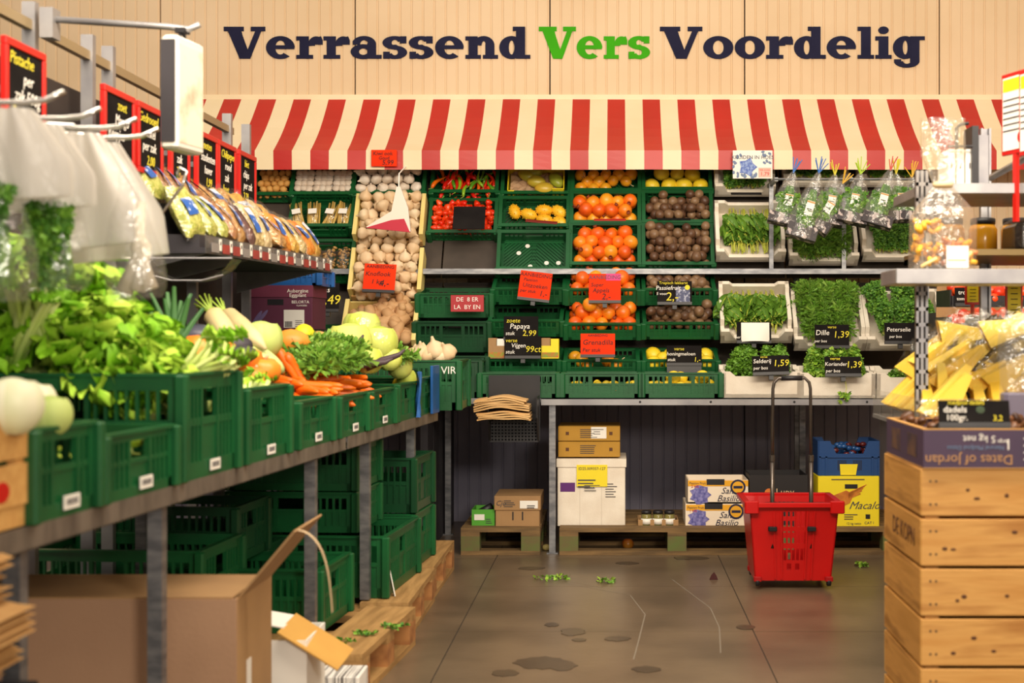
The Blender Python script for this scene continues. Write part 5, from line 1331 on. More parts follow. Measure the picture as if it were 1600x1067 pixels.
for (x, y, D, r, lb) in ((546, 535, 5.75, .085, 'large lime cabbage with cut stem facing the aisle'), (565, 512, 6.0, .075, 'pointed lime cabbage on top of the heap'), (592, 535, 5.95, .075, 'film-wrapped pale cabbage right of the large one'),
        (608, 560, 5.95, .05, 'small lime cabbage at the right of the heap'), (576, 562, 5.7, .055, 'yellowish cabbage above the carrot tops'), (625, 573, 6.1, .05, 'lime cabbage beside the blue film'), (635, 590, 6.2, .04, 'small lime cabbage above the far crate')):
    cabbage(T(*P(x, y, D)), r, m_cabl, lb, wrap=m_clear if 'film' in lb or 'pointed' in lb else None)
m_pc = mat('purple_carrot_skin', '4A3A40', .5)
for i, (x, y, D, a) in enumerate(((575, 570, 5.6, -.15), (598, 565, 5.65, -.4), (540, 552, 5.55, -.7))):
    O('purple_carrot', MB().tube([(-.07, 0, 0), (0, 0, .004), (.07, 0, .0), (.1, 0, .01)], [.012, .016, .010, .004], 9).mesh('purple_carrot', m_pc, True), None, T(*P(x, y, D), ry=a), ('long purple carrot on the carrot tops', 'short purple carrot right of the long one', 'dark carrot stub against the cabbage')[i], 'carrot')
rootlump(606, 532+15, 6.15, .035, .035, .033, m_pal, 'green_melon', 'small round green melon at the right of the cabbages', 'melon')
for i, (x, y) in enumerate(((642, 598), (634, 583), (622, 600))):
    O('lemon', MB().ell(.026, .026, .035, 12, 9).mesh('lemon', m_mel, True), None, T(*P(x, y, 6.25), ry=rr(0, 2)), 'yellow lemon in the far crate beside the blue card', 'lemon', 'lemons in the far crate')
# fresh garlic on the end crate
for i, (x, y, s) in enumerate(((657, 548, 1.3), (680, 545, 1.5), (698, 548, 1.3), (668, 552, 1.3), (645, 552, 1.1), (690, 556, 1.2))):
    O('garlic_bulb', gars[i % 4], None, T(*P(x, y+2, 6.85), rx=rr(-1, 1), rz=rr(0, 6), s=s), 'large dry garlic bulb on top of the tall end crate', 'garlic', 'garlic on the end crate')
m_bf = mat('blue_film', '2C62B0', .25, h2='4A80C8', nscale=8)
O('blue_film', MB().grid(lambda u, v: (.012+.01*math.sin(v*9+u*4), .34+.06*v+.01*math.sin(u*8), .20-.20*u), 8, 6).grid(lambda u, v: (-.10+.112*u, .34+.06*v, .205+.008*math.sin(u*9+v*3)), 6, 6).mesh('blue_film', m_bf, True), None, Mt(5.86, TZ), 'crumpled blue plastic film over the crate edge', 'film')
O('blue_card', MB().cbox(.0, .012, .20, .36, .0, .22, .003).mesh('blue_card', m_blue), None, Mt(6.28, TZ, .012), 'upright blue plastic card against the far crate', 'card')

# ---------------------------------------------------------------- purple eggplant box and blue crate at the table end
for z in (TZ, TZ+.19):
    crate(T(-1.55, 6.92, z), .5, .34, .185, 'green crate under the eggplant box, '+('lower' if z == TZ else 'upper')+' of the two')
m_aub = mat('aubergine_carton', '5E2440', .6, h2='54203A', nscale=3)
t, k, W, H = carton(391, 488, 447, 515, 6.9, .32, 'purple eggplant carton with white label at the table end', m_aub, slots=[(-9, 43, 25, 9)])
O('carton_lid', MB().box(-W-.004, W+.004, -.004, .324, H-17*k, H+.004).mesh('carton_lid', mat('aubergine_lid', '6E2A44', .6)), t)
text(t, 'Aubergine\nEggplant', m_white, T(26*k, -.0055, H-11*k, rx=PI/2), 8*k); text(t, 'BELORTA', m_white, T(30*k, -.002, 43*k, rx=PI/2), 6.5*k); text(t, 'FLANDERS', m_white, T(32*k, -.002, 37.5*k, rx=PI/2), 3.5*k)
patch(t, k, 20, 17, 32, 28, m_label, 'white_label'); lines(t, k, 28, 14, 12, 4, 3, m_lblink, 1)
mb = MB()
for i in range(9): mb.box((6+i*1.3)*k, (6+i*1.3+.7)*k, -.0035, -.002, 4*k, 13*k)
O('barcode', mb.mesh('barcode', m_lblink), t)
O('eggplant_print', MB().ell(3*k, .001, 14*k, 10, 8, 0, T(-38*k, -.001, 18*k, ry=.6)).ell(3*k, .001, 14*k, 10, 8, 0, T(-30*k, -.001, 20*k, ry=.7)).mesh('eggplant_print', mat('violet_print', '6A5A88', .6)), t)
crate(T(*P(446, 446, 6.9)), .33, .3, .08, 'bright blue crate on top of the eggplant box', m_blue)

# ---------------------------------------------------------------- gondola rack with spine bar, uprights, chalkboards
gd = thing('shelf_rack', 'grey steel shelf rack running along the left side', 'rack')
XG = -1.75
for D in (4.26, 4.73, 4.92, 6.43, 6.76, 5.9):
    mb = MB().box(XG-.02, XG+.02, D-.015, D+.015, 0, 2.17 if D != 5.9 else 1.4)
    O('upright', mb.mesh('upright', m_steel), gd)
O('spine_bar', MB().box(XG-.012, XG+.012, 2.6, 6.5, 2.085, 2.115).mesh('spine_bar', mat('worn_spine_bar', 'A08C6A', .5, .4)), gd)
O('back_panel', MB().box(XG-.10, XG-.07, 2.4, 7.1, .6, 2.0).mesh('back_panel', mat('dark_back_panel', '2A2220', .7, h2='3A2E28', nscale=4)), gd)
p0, p1 = P(78, 30, 4.26), P(310, 46, 4.26)
O('top_arm', MB().tube([tuple(p0), tuple(P(265, 42, 4.26)), tuple(P(295, 46, 4.26)), tuple(P(312, 38, 4.26))], .010, 8).mesh('top_arm', m_steel, True), gd)
O('arm_clamp', MB().box(p0.x-.02, p0.x+.02, 4.23, 4.29, p0.z-.06, p0.z+.03).mesh('arm_clamp', m_steel), gd)
q = P(285, 50, 4.26)
hs = thing('hanging_sign_box', 'white-framed double-sided sign box hanging from the top arm', 'sign', T(q.x, q.y, q.z-.19, rz=R(80)))
O('frame', MB().cbox(-.09, .09, -.028, .028, -.17, .165, .012).mesh('frame', mat('pearl_frame', 'D8D2C8', .4)), hs)
O('dark_edge', MB().box(-.093, -.088, -.022, .022, -.15, .15).mesh('dark_edge', m_dark), hs)
O('picture', MB().box(-.075, .075, -.0295, -.028, -.15, .14).mesh('picture', mat('food_picture', 'E8D8C0', .5, h2='C8927A', nscale=9, lo=.5, hi=.7)), hs)
O('hanger_clip', MB().tube([(-.02, 0, .165), (0, 0, .20), (.02, 0, .165)], .006, 6).box(-.02, .02, -.015, .015, .185, .2).mesh('hanger_clip', m_black), hs)
def chalkboard(D0, D1, label, writing, seed):
    random.seed(seed); w = D1-D0; h = .235; zt_ = 1.965
    t = thing('chalkboard_sign', label, 'sign', T(-1.62, (D0+D1)/2, zt_-h/2, rz=PI/2, ry=0))
    O('board', MB().box(-w/2, w/2, -.004, .006, -h/2, h/2).mesh('board', m_board), t)
    fr = MB(); b = .017
    fr.cbox(-w/2-.004, w/2+.004, -.010, .008, h/2-b, h/2+.004, .003); fr.cbox(-w/2-.004, w/2+.004, -.010, .008, -h/2-.004, -h/2+b, .003)
    fr.cbox(-w/2-.004, -w/2+b, -.010, .008, -h/2+b, h/2-b, .003); fr.cbox(w/2-b, w/2+.004, -.010, .008, -h/2+b, h/2-b, .003)
    O('frame', fr.mesh('frame', m_redp), t)
    O('clip', MB().box(-.012, .012, .008, .13, -.01, .01).mesh('clip', m_steel), t)
    for i, (s, m) in enumerate(writing): text(t, s, m, T(rr(-.03, .03), -.0045, h/2-.045-i*.048, rx=PI/2), .048, .2)
    return t
wr = lambda a, b, c, d: [(a, Y_), (b, W_), (c, W_), (d, Y_)]
chalkboard(3.77, 4.03, 'red-framed chalkboard at the far left beside the plastic bags', wr('Pistache', 'per', 'zak 500g', '2 stuks'), 1)
chalkboard(4.50, 4.78, 'red-framed chalkboard with white and yellow writing behind the steel post', wr('zoet', 'Mango', 'Reepjes', '1,50'), 2)
chalkboard(4.82, 5.08, 'red-framed chalkboard half covering the one before it', wr('Gedroogd', 'enkel', 'per zak', '2,00'), 3)
chalkboard(5.18, 5.40, 'red-framed chalkboard hidden behind the hanging sign box', wr('Noten', 'mix', 'zak', '3,-'), 4)
chalkboard(5.50, 5.78, 'red-framed chalkboard above the brown grain bags', wr('noten', 'studenten', 'haver', '1,99'), 5)
chalkboard(5.80, 6.06, 'red-framed chalkboard with drawn red pepper', wr('Chilipeper', 'rood', 'zak', 'heet'), 6)
chalkboard(6.12, 6.40, 'red-framed chalkboard nearest the awning with drawn beet', wr('biet', 'chips', 'per zak', '2,29'), 7)
random.seed(22)
# ---- shelf with grain and nut bags
def Ms(D, x=0, z=0): return T(-1.41+(D-4.9)*.069, D, 0, rz=-.0688) @ T(x, 0, z)
sh = thing('snack_shelf', 'grey steel shelf with clear price rail holding bags of nuts', 'shelf', Ms(4.9))
O('deck', MB().box(-.42, -.0, 0, 1.62, 1.455, 1.475).mesh('deck', m_dark), sh)
O('deck', MB().box(-.42, -.02, .0, 1.62, 1.475, 1.52).mesh('deck', m_dark), sh)
for y in (.5, 1.5, .05):
    O('bracket', MB().poly([(-.40, 1.455), (-.02, 1.455), (-.40, 1.36)], 0, .01, 0, T(0, y+.01, 0, rx=PI/2)).mesh('bracket', m_steel), sh)
O('price_rail', MB().box(0, .004, 0, 1.62, 1.455, 1.518).mesh('price_rail', m_acryl), sh)
for i in range(14):
    y = .05+i*.112
    O('price_tag', MB().box(.0045, .006, y, y+.075, 1.462, 1.495).box(.0045, .0062, y+.076, y+.10, 1.47, 1.512, 1).box(.006, .0068, y+.082, y+.092, 1.49, 1.502, 2).mesh('price_tag', [mat('red_tag_print', 'A84038', .5, h2='8A3A3A', nscale=20) if i % 3 else mat('grey_tag', '8A8482', .5), m_label, m_black]), sh)
grain = {}
for nm_, a, b in (('pistachio', '9CA23A', 'C9C46A'), ('granola', '8A5528', 'B9803E'), ('nut', 'C99A58', 'A87434'), ('date', '4A2420', '6A3A2C'), ('apricot', 'E8962A', 'D87A1A'), ('seed', 'D9C48E', 'B89A5A'), ('corn', 'E0B24A', 'C8963A'), ('cashew', 'E2CDA0', 'CDB07C')):
    grain[nm_] = mat('bagged_'+nm_, a, .6, h2=b, nscale=55, bump=.9, bscale=60, lo=.42, hi=.58)
m_blab = mat('blue_white_label', '2458A8', .5, h2='DDE4F0', nscale=16, lo=.5, hi=.56)
_pil = {}
def pillow(w, L, th, m, seed):
    random.seed(seed)
    ph = [rr(0, 6) for _ in range(4)]
    def f(sgn):
        def g(u, v):
            a, b = u*2-1, v*2-1
            q = (1-a**4)*(1-b**4)
            return (a*w/2*(1-.06*math.sin(b*5+ph[0])), b*L/2*(1-.05*math.cos(a*4+ph[1])), sgn*(th/2*q**.5+.004*math.sin(a*9+ph[2])*math.sin(b*11+ph[3])*q))
        return g
    return MB().grid(f(1), 10, 12).grid(f(-1), 10, 12).mesh('pillow', m, True)
def snack_bag(M, kind, label, seed, s=1.0):
    t = thing('snack_bag', label, 'bag', M); rl = (rr(.03, .06), rr(-.015, .015), rr(.06, .12), rr(-.25, .25))
    O('contents', pillow(.115*s, .19*s, .06*s, grain[kind], seed), t)
    O('bag_film', pillow(.128*s, .23*s, .072*s, m_clear, seed+1), t)
    O('bag_label', MB().grid(lambda u, v: ((u-.5)*rl[0]+rl[1], (v-.4)*rl[2]*s, .0385*s-.02*abs(v-.35)**2), 3, 6).mesh('bag_label', m_blab), t, T(rz=rl[3]))
    return t
kinds = ['pistachio', 'pistachio', 'pistachio', 'granola', 'nut', 'date', 'seed', 'cashew', 'nut', 'apricot', 'corn', 'seed', 'apricot', 'corn']
ordn = ['first', 'second', 'third', 'fourth', 'fifth', 'sixth', 'seventh', 'eighth', 'ninth', 'tenth', 'eleventh', 'twelfth', 'thirteenth', 'fourteenth']
for i, kd in enumerate(kinds):
    M_ = Ms(4.9, -.08, 1.60) @ T(0, .02+i*.113, 0, ry=0) @ T(rz=PI/2) @ T(rx=R(56)+rr(-.22, .18), ry=rr(-.15, .15), rz=rr(-.25, .25)) 
    snack_bag(M_, kd, 'bag of '+kd+' in the front row on the snack shelf, '+ordn[i]+' from the near end', 500+i*3)
kinds2 = ['pistachio', 'granola', 'granola', 'nut', 'granola', 'nut', 'seed', 'nut', 'corn', 'nut', 'cashew', 'corn']
for i, kd in enumerate(kinds2):
    M_ = Ms(4.9, -.23, 1.72) @ T(0, .0+i*.128, -.006*i) @ T(rz=PI/2) @ T(rx=R(48)+rr(-.25, .25), ry=rr(-.2, .2), rz=rr(-.3, .3))
    snack_bag(M_, kd, 'bag of '+kd+' in the back row on the snack shelf, '+ordn[i]+' from the near end', 600+i*3, 1.1)
O('shelf_riser', MB().box(-.40, -.16, .0, 1.6, 1.52, 1.63).mesh('shelf_riser', m_dark), sh)
# acrylic pan hanging below the near end of the shelf
q = P(300, 405, 4.75); t = thing('acrylic_pan', 'clear curved acrylic pan hanging below the near end of the snack shelf', 'pan', T(*q))
O('pan_shell', MB().grid(lambda u, v: (-.15+.30*u, -.06+.12*v, -.075*math.sin(PI*u)**.6), 14, 4).mesh('pan_shell', film('smoky_acrylic', 'B8B09A', .2, .05, .05), True), t)
O('pan_rim', MB().tube([(-.15, -.06, 0), (.15, -.06, 0)], .004, 6).tube([(-.12, -.06, -.055), (-.05, -.06, -.073), (.05, -.06, -.073), (.12, -.06, -.055)], .003, 6).mesh('pan_rim', m_steel), t)
# ---- hooks with plastic bags
def hook(D, xt, label):
    y = 1.655; a = Vector((XG, D, y)); b = P(xt, 0, D); b.z = y
    t = thing('display_hook', label, 'hook', T(*a))
    L = b.x-a.x
    O('rod', MB().tube([(0, 0, 0), (L-.06, 0, 0), (L-.02, 0, .004), (L+.02, 0, .022)], .006, 8).mesh('rod', m_chrome, True), t)
    O('rod', MB().tube([(0, 0, .03), (L*.6, 0, .012), (L*.8, 0, .006)], .005, 8).mesh('rod', m_chrome, True), t)
    return b
h1 = hook(2.93, 85, 'chrome display hook nearest the camera at the left edge'); h2_ = hook(3.15, 143, 'second chrome display hook from the camera')
h3 = hook(3.30, 200, 'third chrome display hook, above the white bags'); h4 = hook(3.46, 235, 'farthest chrome display hook, above the white bags')
m_wbag = film('white_bag_plastic', 'F4F0EA', .05, .4, .9)
def sheet(p, w, L, label, lean=0.0, m=None, seed=1, skew=0.0):
    random.seed(seed); ph = rr(0, 6); t = thing('plastic_bag', label, 'plastic bag', T(*p))
    for k_ in range(3):
        O('bag_layer', MB().grid(lambda u, v: ((u-.5)*w*(.35+.65*min(1, v*1.6))+lean*v*L+skew*v*(u-.5), .012*math.sin(u*14+ph+k_)*(1-.3*v)+k_*.02, -.01-L*v*(1-.10*u)), 18, 12).mesh('bag_layer', m or m_wbag, True), t)
    return t
sheet(h4+Vector((-.13, 0, 0)), .26, .30, 'white plastic carrier bags hanging from the farthest hook', .12, seed=1)
sheet(h3+Vector((-.12, .0, 0)), .26, .28, 'white plastic carrier bags hanging from the third hook', .05, seed=2)
sheet(h2_+Vector((-.12, .0, .0)), .24, .2, 'hazy white plastic bag tops on the second hook', .0, seed=3)
sheet(h1+Vector((-.10, .0, .0)), .26, .2, 'hazy white plastic bag tops on the nearest hook', .0, seed=4)
def produce_bag(p, w, L, label, seed, greens, dark=False, tilt=0.0):
    random.seed(seed); t = thing('produce_bag', label, 'bag', T(*p, ry=tilt))
    O('bag_film', MB().grid(lambda u, v: ((.015+w/2*min(1, u*1.35)**.8*(1 if u < .9 else 1-(u-.9)*2.5))*math.cos(2*PI*v)*(1+.07*math.sin(v*44)*(1-u*.6)), (.015+w/2.6*min(1, u*1.35)**.8*(1 if u < .9 else 1-(u-.9)*2.5))*math.sin(2*PI*v), -L*u), 14, 26).mesh('bag_film', m_haze, True), t)
    for i in range(greens):
        x = rr(-w*.3, w*.3); O('stalk', MB().tube([(x*.5, rr(-.02, .02), -L*.35), (x, rr(-.03, .03), -L*.92)], [.006, .010], 6).mesh('stalk', m_leafl if i % 3 == 0 else m_leafm, True), t)
    if greens:
        O('leaf_mass', frond_mass(w*.75, L*.6, .05, 420, m_leafd, 'leafy', seed), t, T(0, -.03, -L*.97, rx=PI/2), kind='stuff')
    if dark:
        for i in range(3): O('leek_root', MB().tube([(rr(-.05, .05), rr(-.02, .02), -L*.25), (rr(-.04, .04), 0, -L*.6), (-.03+i*.03, 0, -L*.93)], [.010, .016, .022], 8, 0).mesh('leek_root', mat('pale_leek', 'D8CDB8', .5, h2='4A3038', nscale=4, stretch=(1, 1, 1), lo=.5, hi=.7), True), t)
    return t
produce_bag(h1+Vector((-.14, 0, -.05)), .17, .36, 'clear bag of green celery hanging from the nearest hook', 31, 14)
produce_bag(h2_+Vector((-.10, 0.04, -.08)), .14, .30, 'clear bag of dark leafy greens hanging from the second hook', 32, 8)
produce_bag(h3+Vector((-.02, .02, -.10)), .11, .30, 'long clear bag with dark-ended roots hanging below the white bags', 33, 0, True, -.12)
q = P(245, 330, 3.6)
t = thing('wire_hook', 'bent wire hook sticking out in front of the snack shelf', 'hook')
O('wire', MB().tube([tuple(P(232, 405, 3.9)), tuple(P(229, 365, 3.9)), tuple(P(285, 290, 3.9)), tuple(P(291, 268, 3.9)), tuple(P(282, 262, 3.9)), tuple(P(276, 270, 3.9)), tuple(P(280, 278, 3.9))], .005, 8).tube([tuple(P(232, 405, 3.9)), tuple(P(150, 405, 3.9))], .005, 8).mesh('wire', m_chrome, True), t)

# ---------------------------------------------------------------- under the left tables
random.seed(24)
pallet(T(-.812, 4.58, 0, rz=PI/2-.075), .80, 1.2, 'light wooden pallet nearest the camera under the left tables', m_wood, m_woody)
pallet(T(-.79, 5.46, 0, rz=PI/2+.0), .80, 1.2, 'middle light wooden pallet under the left tables', m_wood, m_woody)
pallet(T(-.80, 6.30, 0, rz=PI/2), .80, 1.0, 'farthest light wooden pallet under the left tables', m_wood, m_woody)
O('paper_stack', MB().cbox(-.14, 0, 0, .16, 0, .115, .004).mesh('paper_stack', mat('striped_paper_edges', 'E8E4DE', .7, h2='6A6664', nscale=3, stretch=(60, 1, 1), lo=.5, hi=.58)), None, T(-.79, 4.40, 0), 'stack of white striped papers at the near end of the pallets', 'paper stack')
PZ = .147
def ucrate(x, D, z, w, d, h, label, rz=-.07, m=None): crate(T(x, D, z, rz=rz), w, d, h, label, m)
ucrate(-1.19, 5.56, PZ, .6, .6, .24, 'large green crate on the middle pallet under the table')
ucrate(-1.15, 6.24, PZ, .55, .4, .24, 'green crate on the far pallet, at the bottom')
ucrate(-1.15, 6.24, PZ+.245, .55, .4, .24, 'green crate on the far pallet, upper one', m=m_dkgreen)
ucrate(-1.28, 5.62, PZ+.245, .52, .4, .16, 'green crate stacked on the large crate, lower of two')
ucrate(-1.28, 5.62, PZ+.41, .52, .4, .18, 'green crate stacked on the large crate, top one')
ucrate(-1.30, 4.90, PZ, .58, .4, .22, 'green crate on the near pallet beside the steel leg')
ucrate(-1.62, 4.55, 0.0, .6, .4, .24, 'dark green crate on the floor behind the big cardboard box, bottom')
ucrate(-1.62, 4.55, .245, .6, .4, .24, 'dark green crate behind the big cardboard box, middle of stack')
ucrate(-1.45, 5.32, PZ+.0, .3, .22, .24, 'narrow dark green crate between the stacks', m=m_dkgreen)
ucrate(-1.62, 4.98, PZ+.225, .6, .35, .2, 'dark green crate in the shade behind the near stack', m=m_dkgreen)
t = thing('paper_slip', 'small printed card leaning on the large crate on the pallet', 'card', T(-.86, 5.58, PZ, rz=.3, ry=-.2))
O('slip', MB().box(-.002, .002, 0, .05, 0, .11).mesh('slip', m_label), t); O('slip_print', MB().box(.002, .0028, .008, .042, .02, .08).mesh('slip_print', mat('red_ink_print', 'A85A3A', .6)), t)
for i in range(3):
    O('leaf_scrap', frond_mass(.10, .06, .006, 30, m_leafd, 'parsley', 700+i), None, T(-.92+.07*i, 4.72+.12*i, PZ+.001), 'crushed green leaf scrap on the near pallet', 'leaf', 'leaf scraps on the pallet')
# big cardboard box
bxw = .95; t = thing('cardboard_box', 'big open brown cardboard box on the floor under the near table', 'box', T(-.944, 3.55, 0))
H = .515
O('front_wall', MB().box(-bxw, 0, 0, .006, 0, H).mesh('front_wall', m_card2), t)
O('right_wall', MB().box(-.006, 0, .006, .36, 0, H).mesh('right_wall', m_card), t)
O('back_wall', MB().box(-bxw, 0, .36, .366, 0, H).mesh('back_wall', m_card), t)
O('left_wall', MB().box(-bxw, -bxw+.006, .006, .36, 0, H).mesh('left_wall', m_card), t)
O('top_flap', MB().box(-bxw, -.01, .002, .20, H, H+.005).mesh('top_flap', m_card), t)
O('top_flap', MB().box(-bxw, -.01, .205, .364, H-.006, H-.001).mesh('top_flap', m_card), t)
O('side_flap', MB().box(0, .005, .02, .35, 0, .22).mesh('side_flap', m_card), t, T(-.003, 0, H, ry=R(40)))
O('tape_strip', MB().grid(lambda u, v: (.14+.085*u+.02*math.sin(u*3), .05+.02*v, H+.165-.20*u*u-.01*u), 10, 2).mesh('tape_strip', mat('tape_paper', 'C8AE8A', .6), True), t)
O('label', MB().box(.0, .002, .10, .14, .12, .34).mesh('label', m_label), t)
# small white carton with yellow-brown flap
t = thing('small_carton', 'small white carton with open yellowish flap beside the big box', 'carton', T(-.97, 4.02, 0))
O('carton_body', MB().box(0, .10, 0, .005, 0, .31).box(.095, .10, .005, .25, 0, .31).box(0, .1, .25, .255, 0, .31).box(-.12, 0, 0, .005, 0, .31).mesh('carton_body', m_white), t)
O('carton_flap', MB().box(0, .20, 0, .19, 0, .004).mesh('carton_flap', mat('yellow_brown_card', 'C99A4A', .7, h2='BE8E42', nscale=4)), t, T(.02, -.02, .335, ry=R(32), rx=R(6)))
O('carton_flap', MB().box(-.10, 0, 0, .17, 0, .004).mesh('carton_flap', m_white), t, T(.03, .02, .34, ry=R(10)))
# bundle of kraft bags at the left picture edge
for i in range(9):
    w = .13+.012*math.sin(i*2)
    O('kraft_bag', MB().grid(lambda u, v: (-.34+(.34+.02*math.sin(i*1.7))*u, .2*v, .012*math.sin(u*7+i)+.03*math.sin(PI*u)), 10, 3).grid(lambda u, v: (-.34+(.34+.02*math.sin(i*1.7))*u, .2*v, .014+.012*math.sin(u*7+i)+.03*math.sin(PI*u)), 10, 3).mesh('kraft_bag', m_kraft, True),
      None, T(-1.075-.006*abs(i-4)**1.5, 2.42, .545+.025*i), 'folded kraft paper bag in the bundle at the left picture edge', 'paper bag', 'kraft bags at the left edge')
t = thing('bag_holder', 'dark bin holding the kraft bag bundle at the left edge', 'bin', T(-1.2, 2.44, .30))
O('bin_body', MB().box(-.25, .13, 0, .2, .0, .235).mesh('bin_body', m_black), t); O('bin_lip', MB().box(-.26, .14, -.006, .006, .22, .24).mesh('bin_lip', m_black), t)
O('bin_stand', MB().box(-.2, .1, .05, .15, -.30, 0).mesh('bin_stand', m_black), t)

# ================================================================ right side
random.seed(41)
RX, RD = .797, 3.70
m_ply = mat('crate_pine', 'C88E44', .6, h2='B07632', nscale=2.5, stretch=(1.0, 8, 9), h3='D49E54', bump=.1, bscale=10)
m_ply2 = mat('crate_pine_side', 'B98238', .6, h2='9A6828', nscale=2.5, stretch=(8, 1.0, 9), h3='C88F45', bump=.1, bscale=10)
dl = thing('crate_dolly', 'dark low dolly under the wooden crates', 'dolly', T(RX, RD, 0))
O('dolly_deck', MB().box(.02, .78, .02, .48, .025, .05).mesh('dolly_deck', m_black), dl)
for x in (.06, .72):
    for y in (.06, .42): O('caster', MB().lathe([(.012, -.008), (.0145, 0), (.012, .008)], 12, 0, T(x, y, .0145, ry=PI/2)).mesh('caster', m_black, True), dl)
names = ('bottom', 'middle', 'top')
for c in range(3):
    z = .05+c*.26
    t = thing('wooden_crate', names[c]+' pine crate of the stack at the right', 'crate', T(RX, RD, z))
    W, Dp = .80, .50
    for b in range(2):
        z0 = b*.13+.004
        O('front_plank', MB().cbox(0, W, 0, .014, z0, z0+.121, .003).mesh('front_plank', m_ply), t)
        O('back_plank', MB().cbox(0, W, Dp-.014, Dp, z0, z0+.121, .003).mesh('back_plank', m_ply), t)
        for x in (0, W-.014): O('side_plank', MB().cbox(x, x+.014, .014, Dp-.014, z0, z0+.121, .003).mesh('side_plank', m_ply2), t)
        for i in range(3):
            kx, kz = rr(.05, .25), rr(.02, .10)
            O('knot', MB().ell(rr(.005, .009), .0012, rr(.003, .006), 10, 6, 0, T(kx, .0, z0+kz)).mesh('knot', m_knot, True), t)
        for x in (.025, .04):
            for zz in (.03, .09): O('nail', MB().lathe([(.003, 0), (.003, .001)], 8, 0, T(x, 0, z0+zz, rx=PI/2)).mesh('nail', m_black), t)
    for x in (.014, W-.05):
        for y in (.014, Dp-.05): O('corner_post', MB().box(x, x+.036, y, y+.036, 0, .257).mesh('corner_post', m_ply), t)
    O('floor_board', MB().box(.014, W-.014, .014, Dp-.014, .004, .014).mesh('floor_board', m_ply), t)
    if c == 2:
        text(t, 'DE KOPN', m_knot, T(-.0008, .22, .065, rx=PI/2, rz=-PI/2), .07)
# date box on top
BZ = .83
t = thing('date_box', 'purple cardboard box of dates with upside-down print on the wooden crates', 'box', T(RX+.005, RD-.01, BZ))
m_pur = mat('purple_carton', '4A3450', .55, h2='40304A', nscale=3); m_ctan = mat('carton_edge', 'C09050', .7)
W, Dp, H = .62, .50, .098
O('front_wall', MB().box(0, W, 0, .006, 0, H).mesh('front_wall', m_pur), t); O('back_wall', MB().box(0, W, Dp-.006, Dp, 0, H).mesh('back_wall', m_pur), t)
for x in (0, W-.006): O('side_wall', MB().box(x, x+.006, .006, Dp-.006, 0, H).mesh('side_wall', m_pur), t)
O('edge_lining', MB().box(.0, W, .0, .014, H, H+.003).box(0, .014, .014, Dp-.014, H, H+.003).box(0, W, Dp-.014, Dp, H, H+.003).box(W-.014, W, .014, Dp-.014, H, H+.003).mesh('edge_lining', m_ctan), t)
O('box_base', MB().box(0, W, 0, Dp, -.003, .0).mesh('box_base', m_ctan), t)
m_gold = mat('gold_print', 'B98A5A', .6)
def flip(s, m, x, z, sz): text(t, s, m, T(x, -.0008, z, rx=PI/2, rz=0) @ T(rz=PI), sz)
flip('Dates of Jordan', m_gold, .118, .022, .036); flip('Natural Medjoul Dates', mat('slate_print', '6A80A0', .6), .135, .052, .016); flip('5 kg net', m_white, .145, .075, .026); flip('1', m_white, .22, .062, .04); flip('large', m_white, .205, .068, .014)
mb = MB()
for i in range(4): mb.box(.26, .42, -.001, 0, .02+i*.018, .023+i*.018)
O('small_print', mb.mesh('small_print', m_white), t)
for y_ in (.08, .3): O('side_print', MB().box(-.001, 0, y_, y_+.12, .02, .08).mesh('side_print', mat('brown_print', '6A4A38', .6, h2='3A2A38', nscale=20)), t)
m_date = mat('date_skin', '3C2216', .35, h2='6A4226', nscale=12, rnd=True)
dts = variants(lambda: MB().ell(.014, .014, .024, 10, 8, 0, wob=.05).mesh('date', m_date, True), 3)
for i in range(90):
    O('date', dts[i % 3], None, T(RX+.005+rr(.03, .58), RD+rr(.03, .45), BZ+rr(.06, .11), rx=rr(0, 3), ry=rr(0, 3)), 'wrinkled dark brown date in the purple box', 'date', 'dates in the purple box')
def dsign(t, k):
    O('stand', MB().box(-56*k, 56*k, .0, .10, -32*k, -16*k).box(-56*k, 56*k, -.002, .0, -24*k, -17*k).mesh('stand', m_black), t)
    O('green_smudge', MB().ell(7*k, .0006, 6*k, 10, 6, 0, T(10*k, -.0005, 3*k)).mesh('green_smudge', mat('grey_green_chalk', '3A4A34', .8)), t)
card(1522, 643, 3.72, 112, 36, m_board, 'chalk sign reading dadels 100 gr standing in the date box', [('medjoul dadels', Y_, 9, -12, 14, .1), ('dadels', W_, 14, -30, 3, .1), ('100gr.', W_, 13, -28, -10, .1), ('3,2', Y_, 12, 36, -11, .1)], tilt=.25, holder=False, extra=dsign, name='chalk_sign', cat='sign')
# ---------------------------------------------------------------- right gondola: uprights, shelves
gr_ = thing('shelf_unit', 'grey perforated steel shelf unit on the right', 'shelf unit')
def upright(px, D, z0, z1, perf=True, w=.038):
    x = (px-CX)*D/F; mb = MB()
    mb.box(x-w/2, x-w/2+.008, D, D+.03, z0, z1); mb.box(x+w/2-.008, x+w/2, D, D+.03, z0, z1)
    mb.box(x-w/2, x+w/2, D+.022, D+.03, z0, z1)
    z = z0
    while z < z1-.02 and perf:
        mb.box(x-w/2, x+w/2, D, D+.006, z, z+.012); mb.box(x-.004, x+.004, D, D+.005, z+.012, z+.05); z += .05
    return O('upright', mb.mesh('upright', m_steel), gr_)
upright(1441, 4.55, 0, 1.70); upright(1541, 5.35, 0, 1.95, False); upright(1443, 5.0, 1.3, 1.72, False)
k = 4.3/F
O('shelf_board', MB().cbox((1400-CX)*k, 1.75, 4.3, 4.55, CH-(443-CY)*k, CH-(420-CY)*k, .003).mesh('shelf_board', m_steel), gr_)
k = 4.6/F
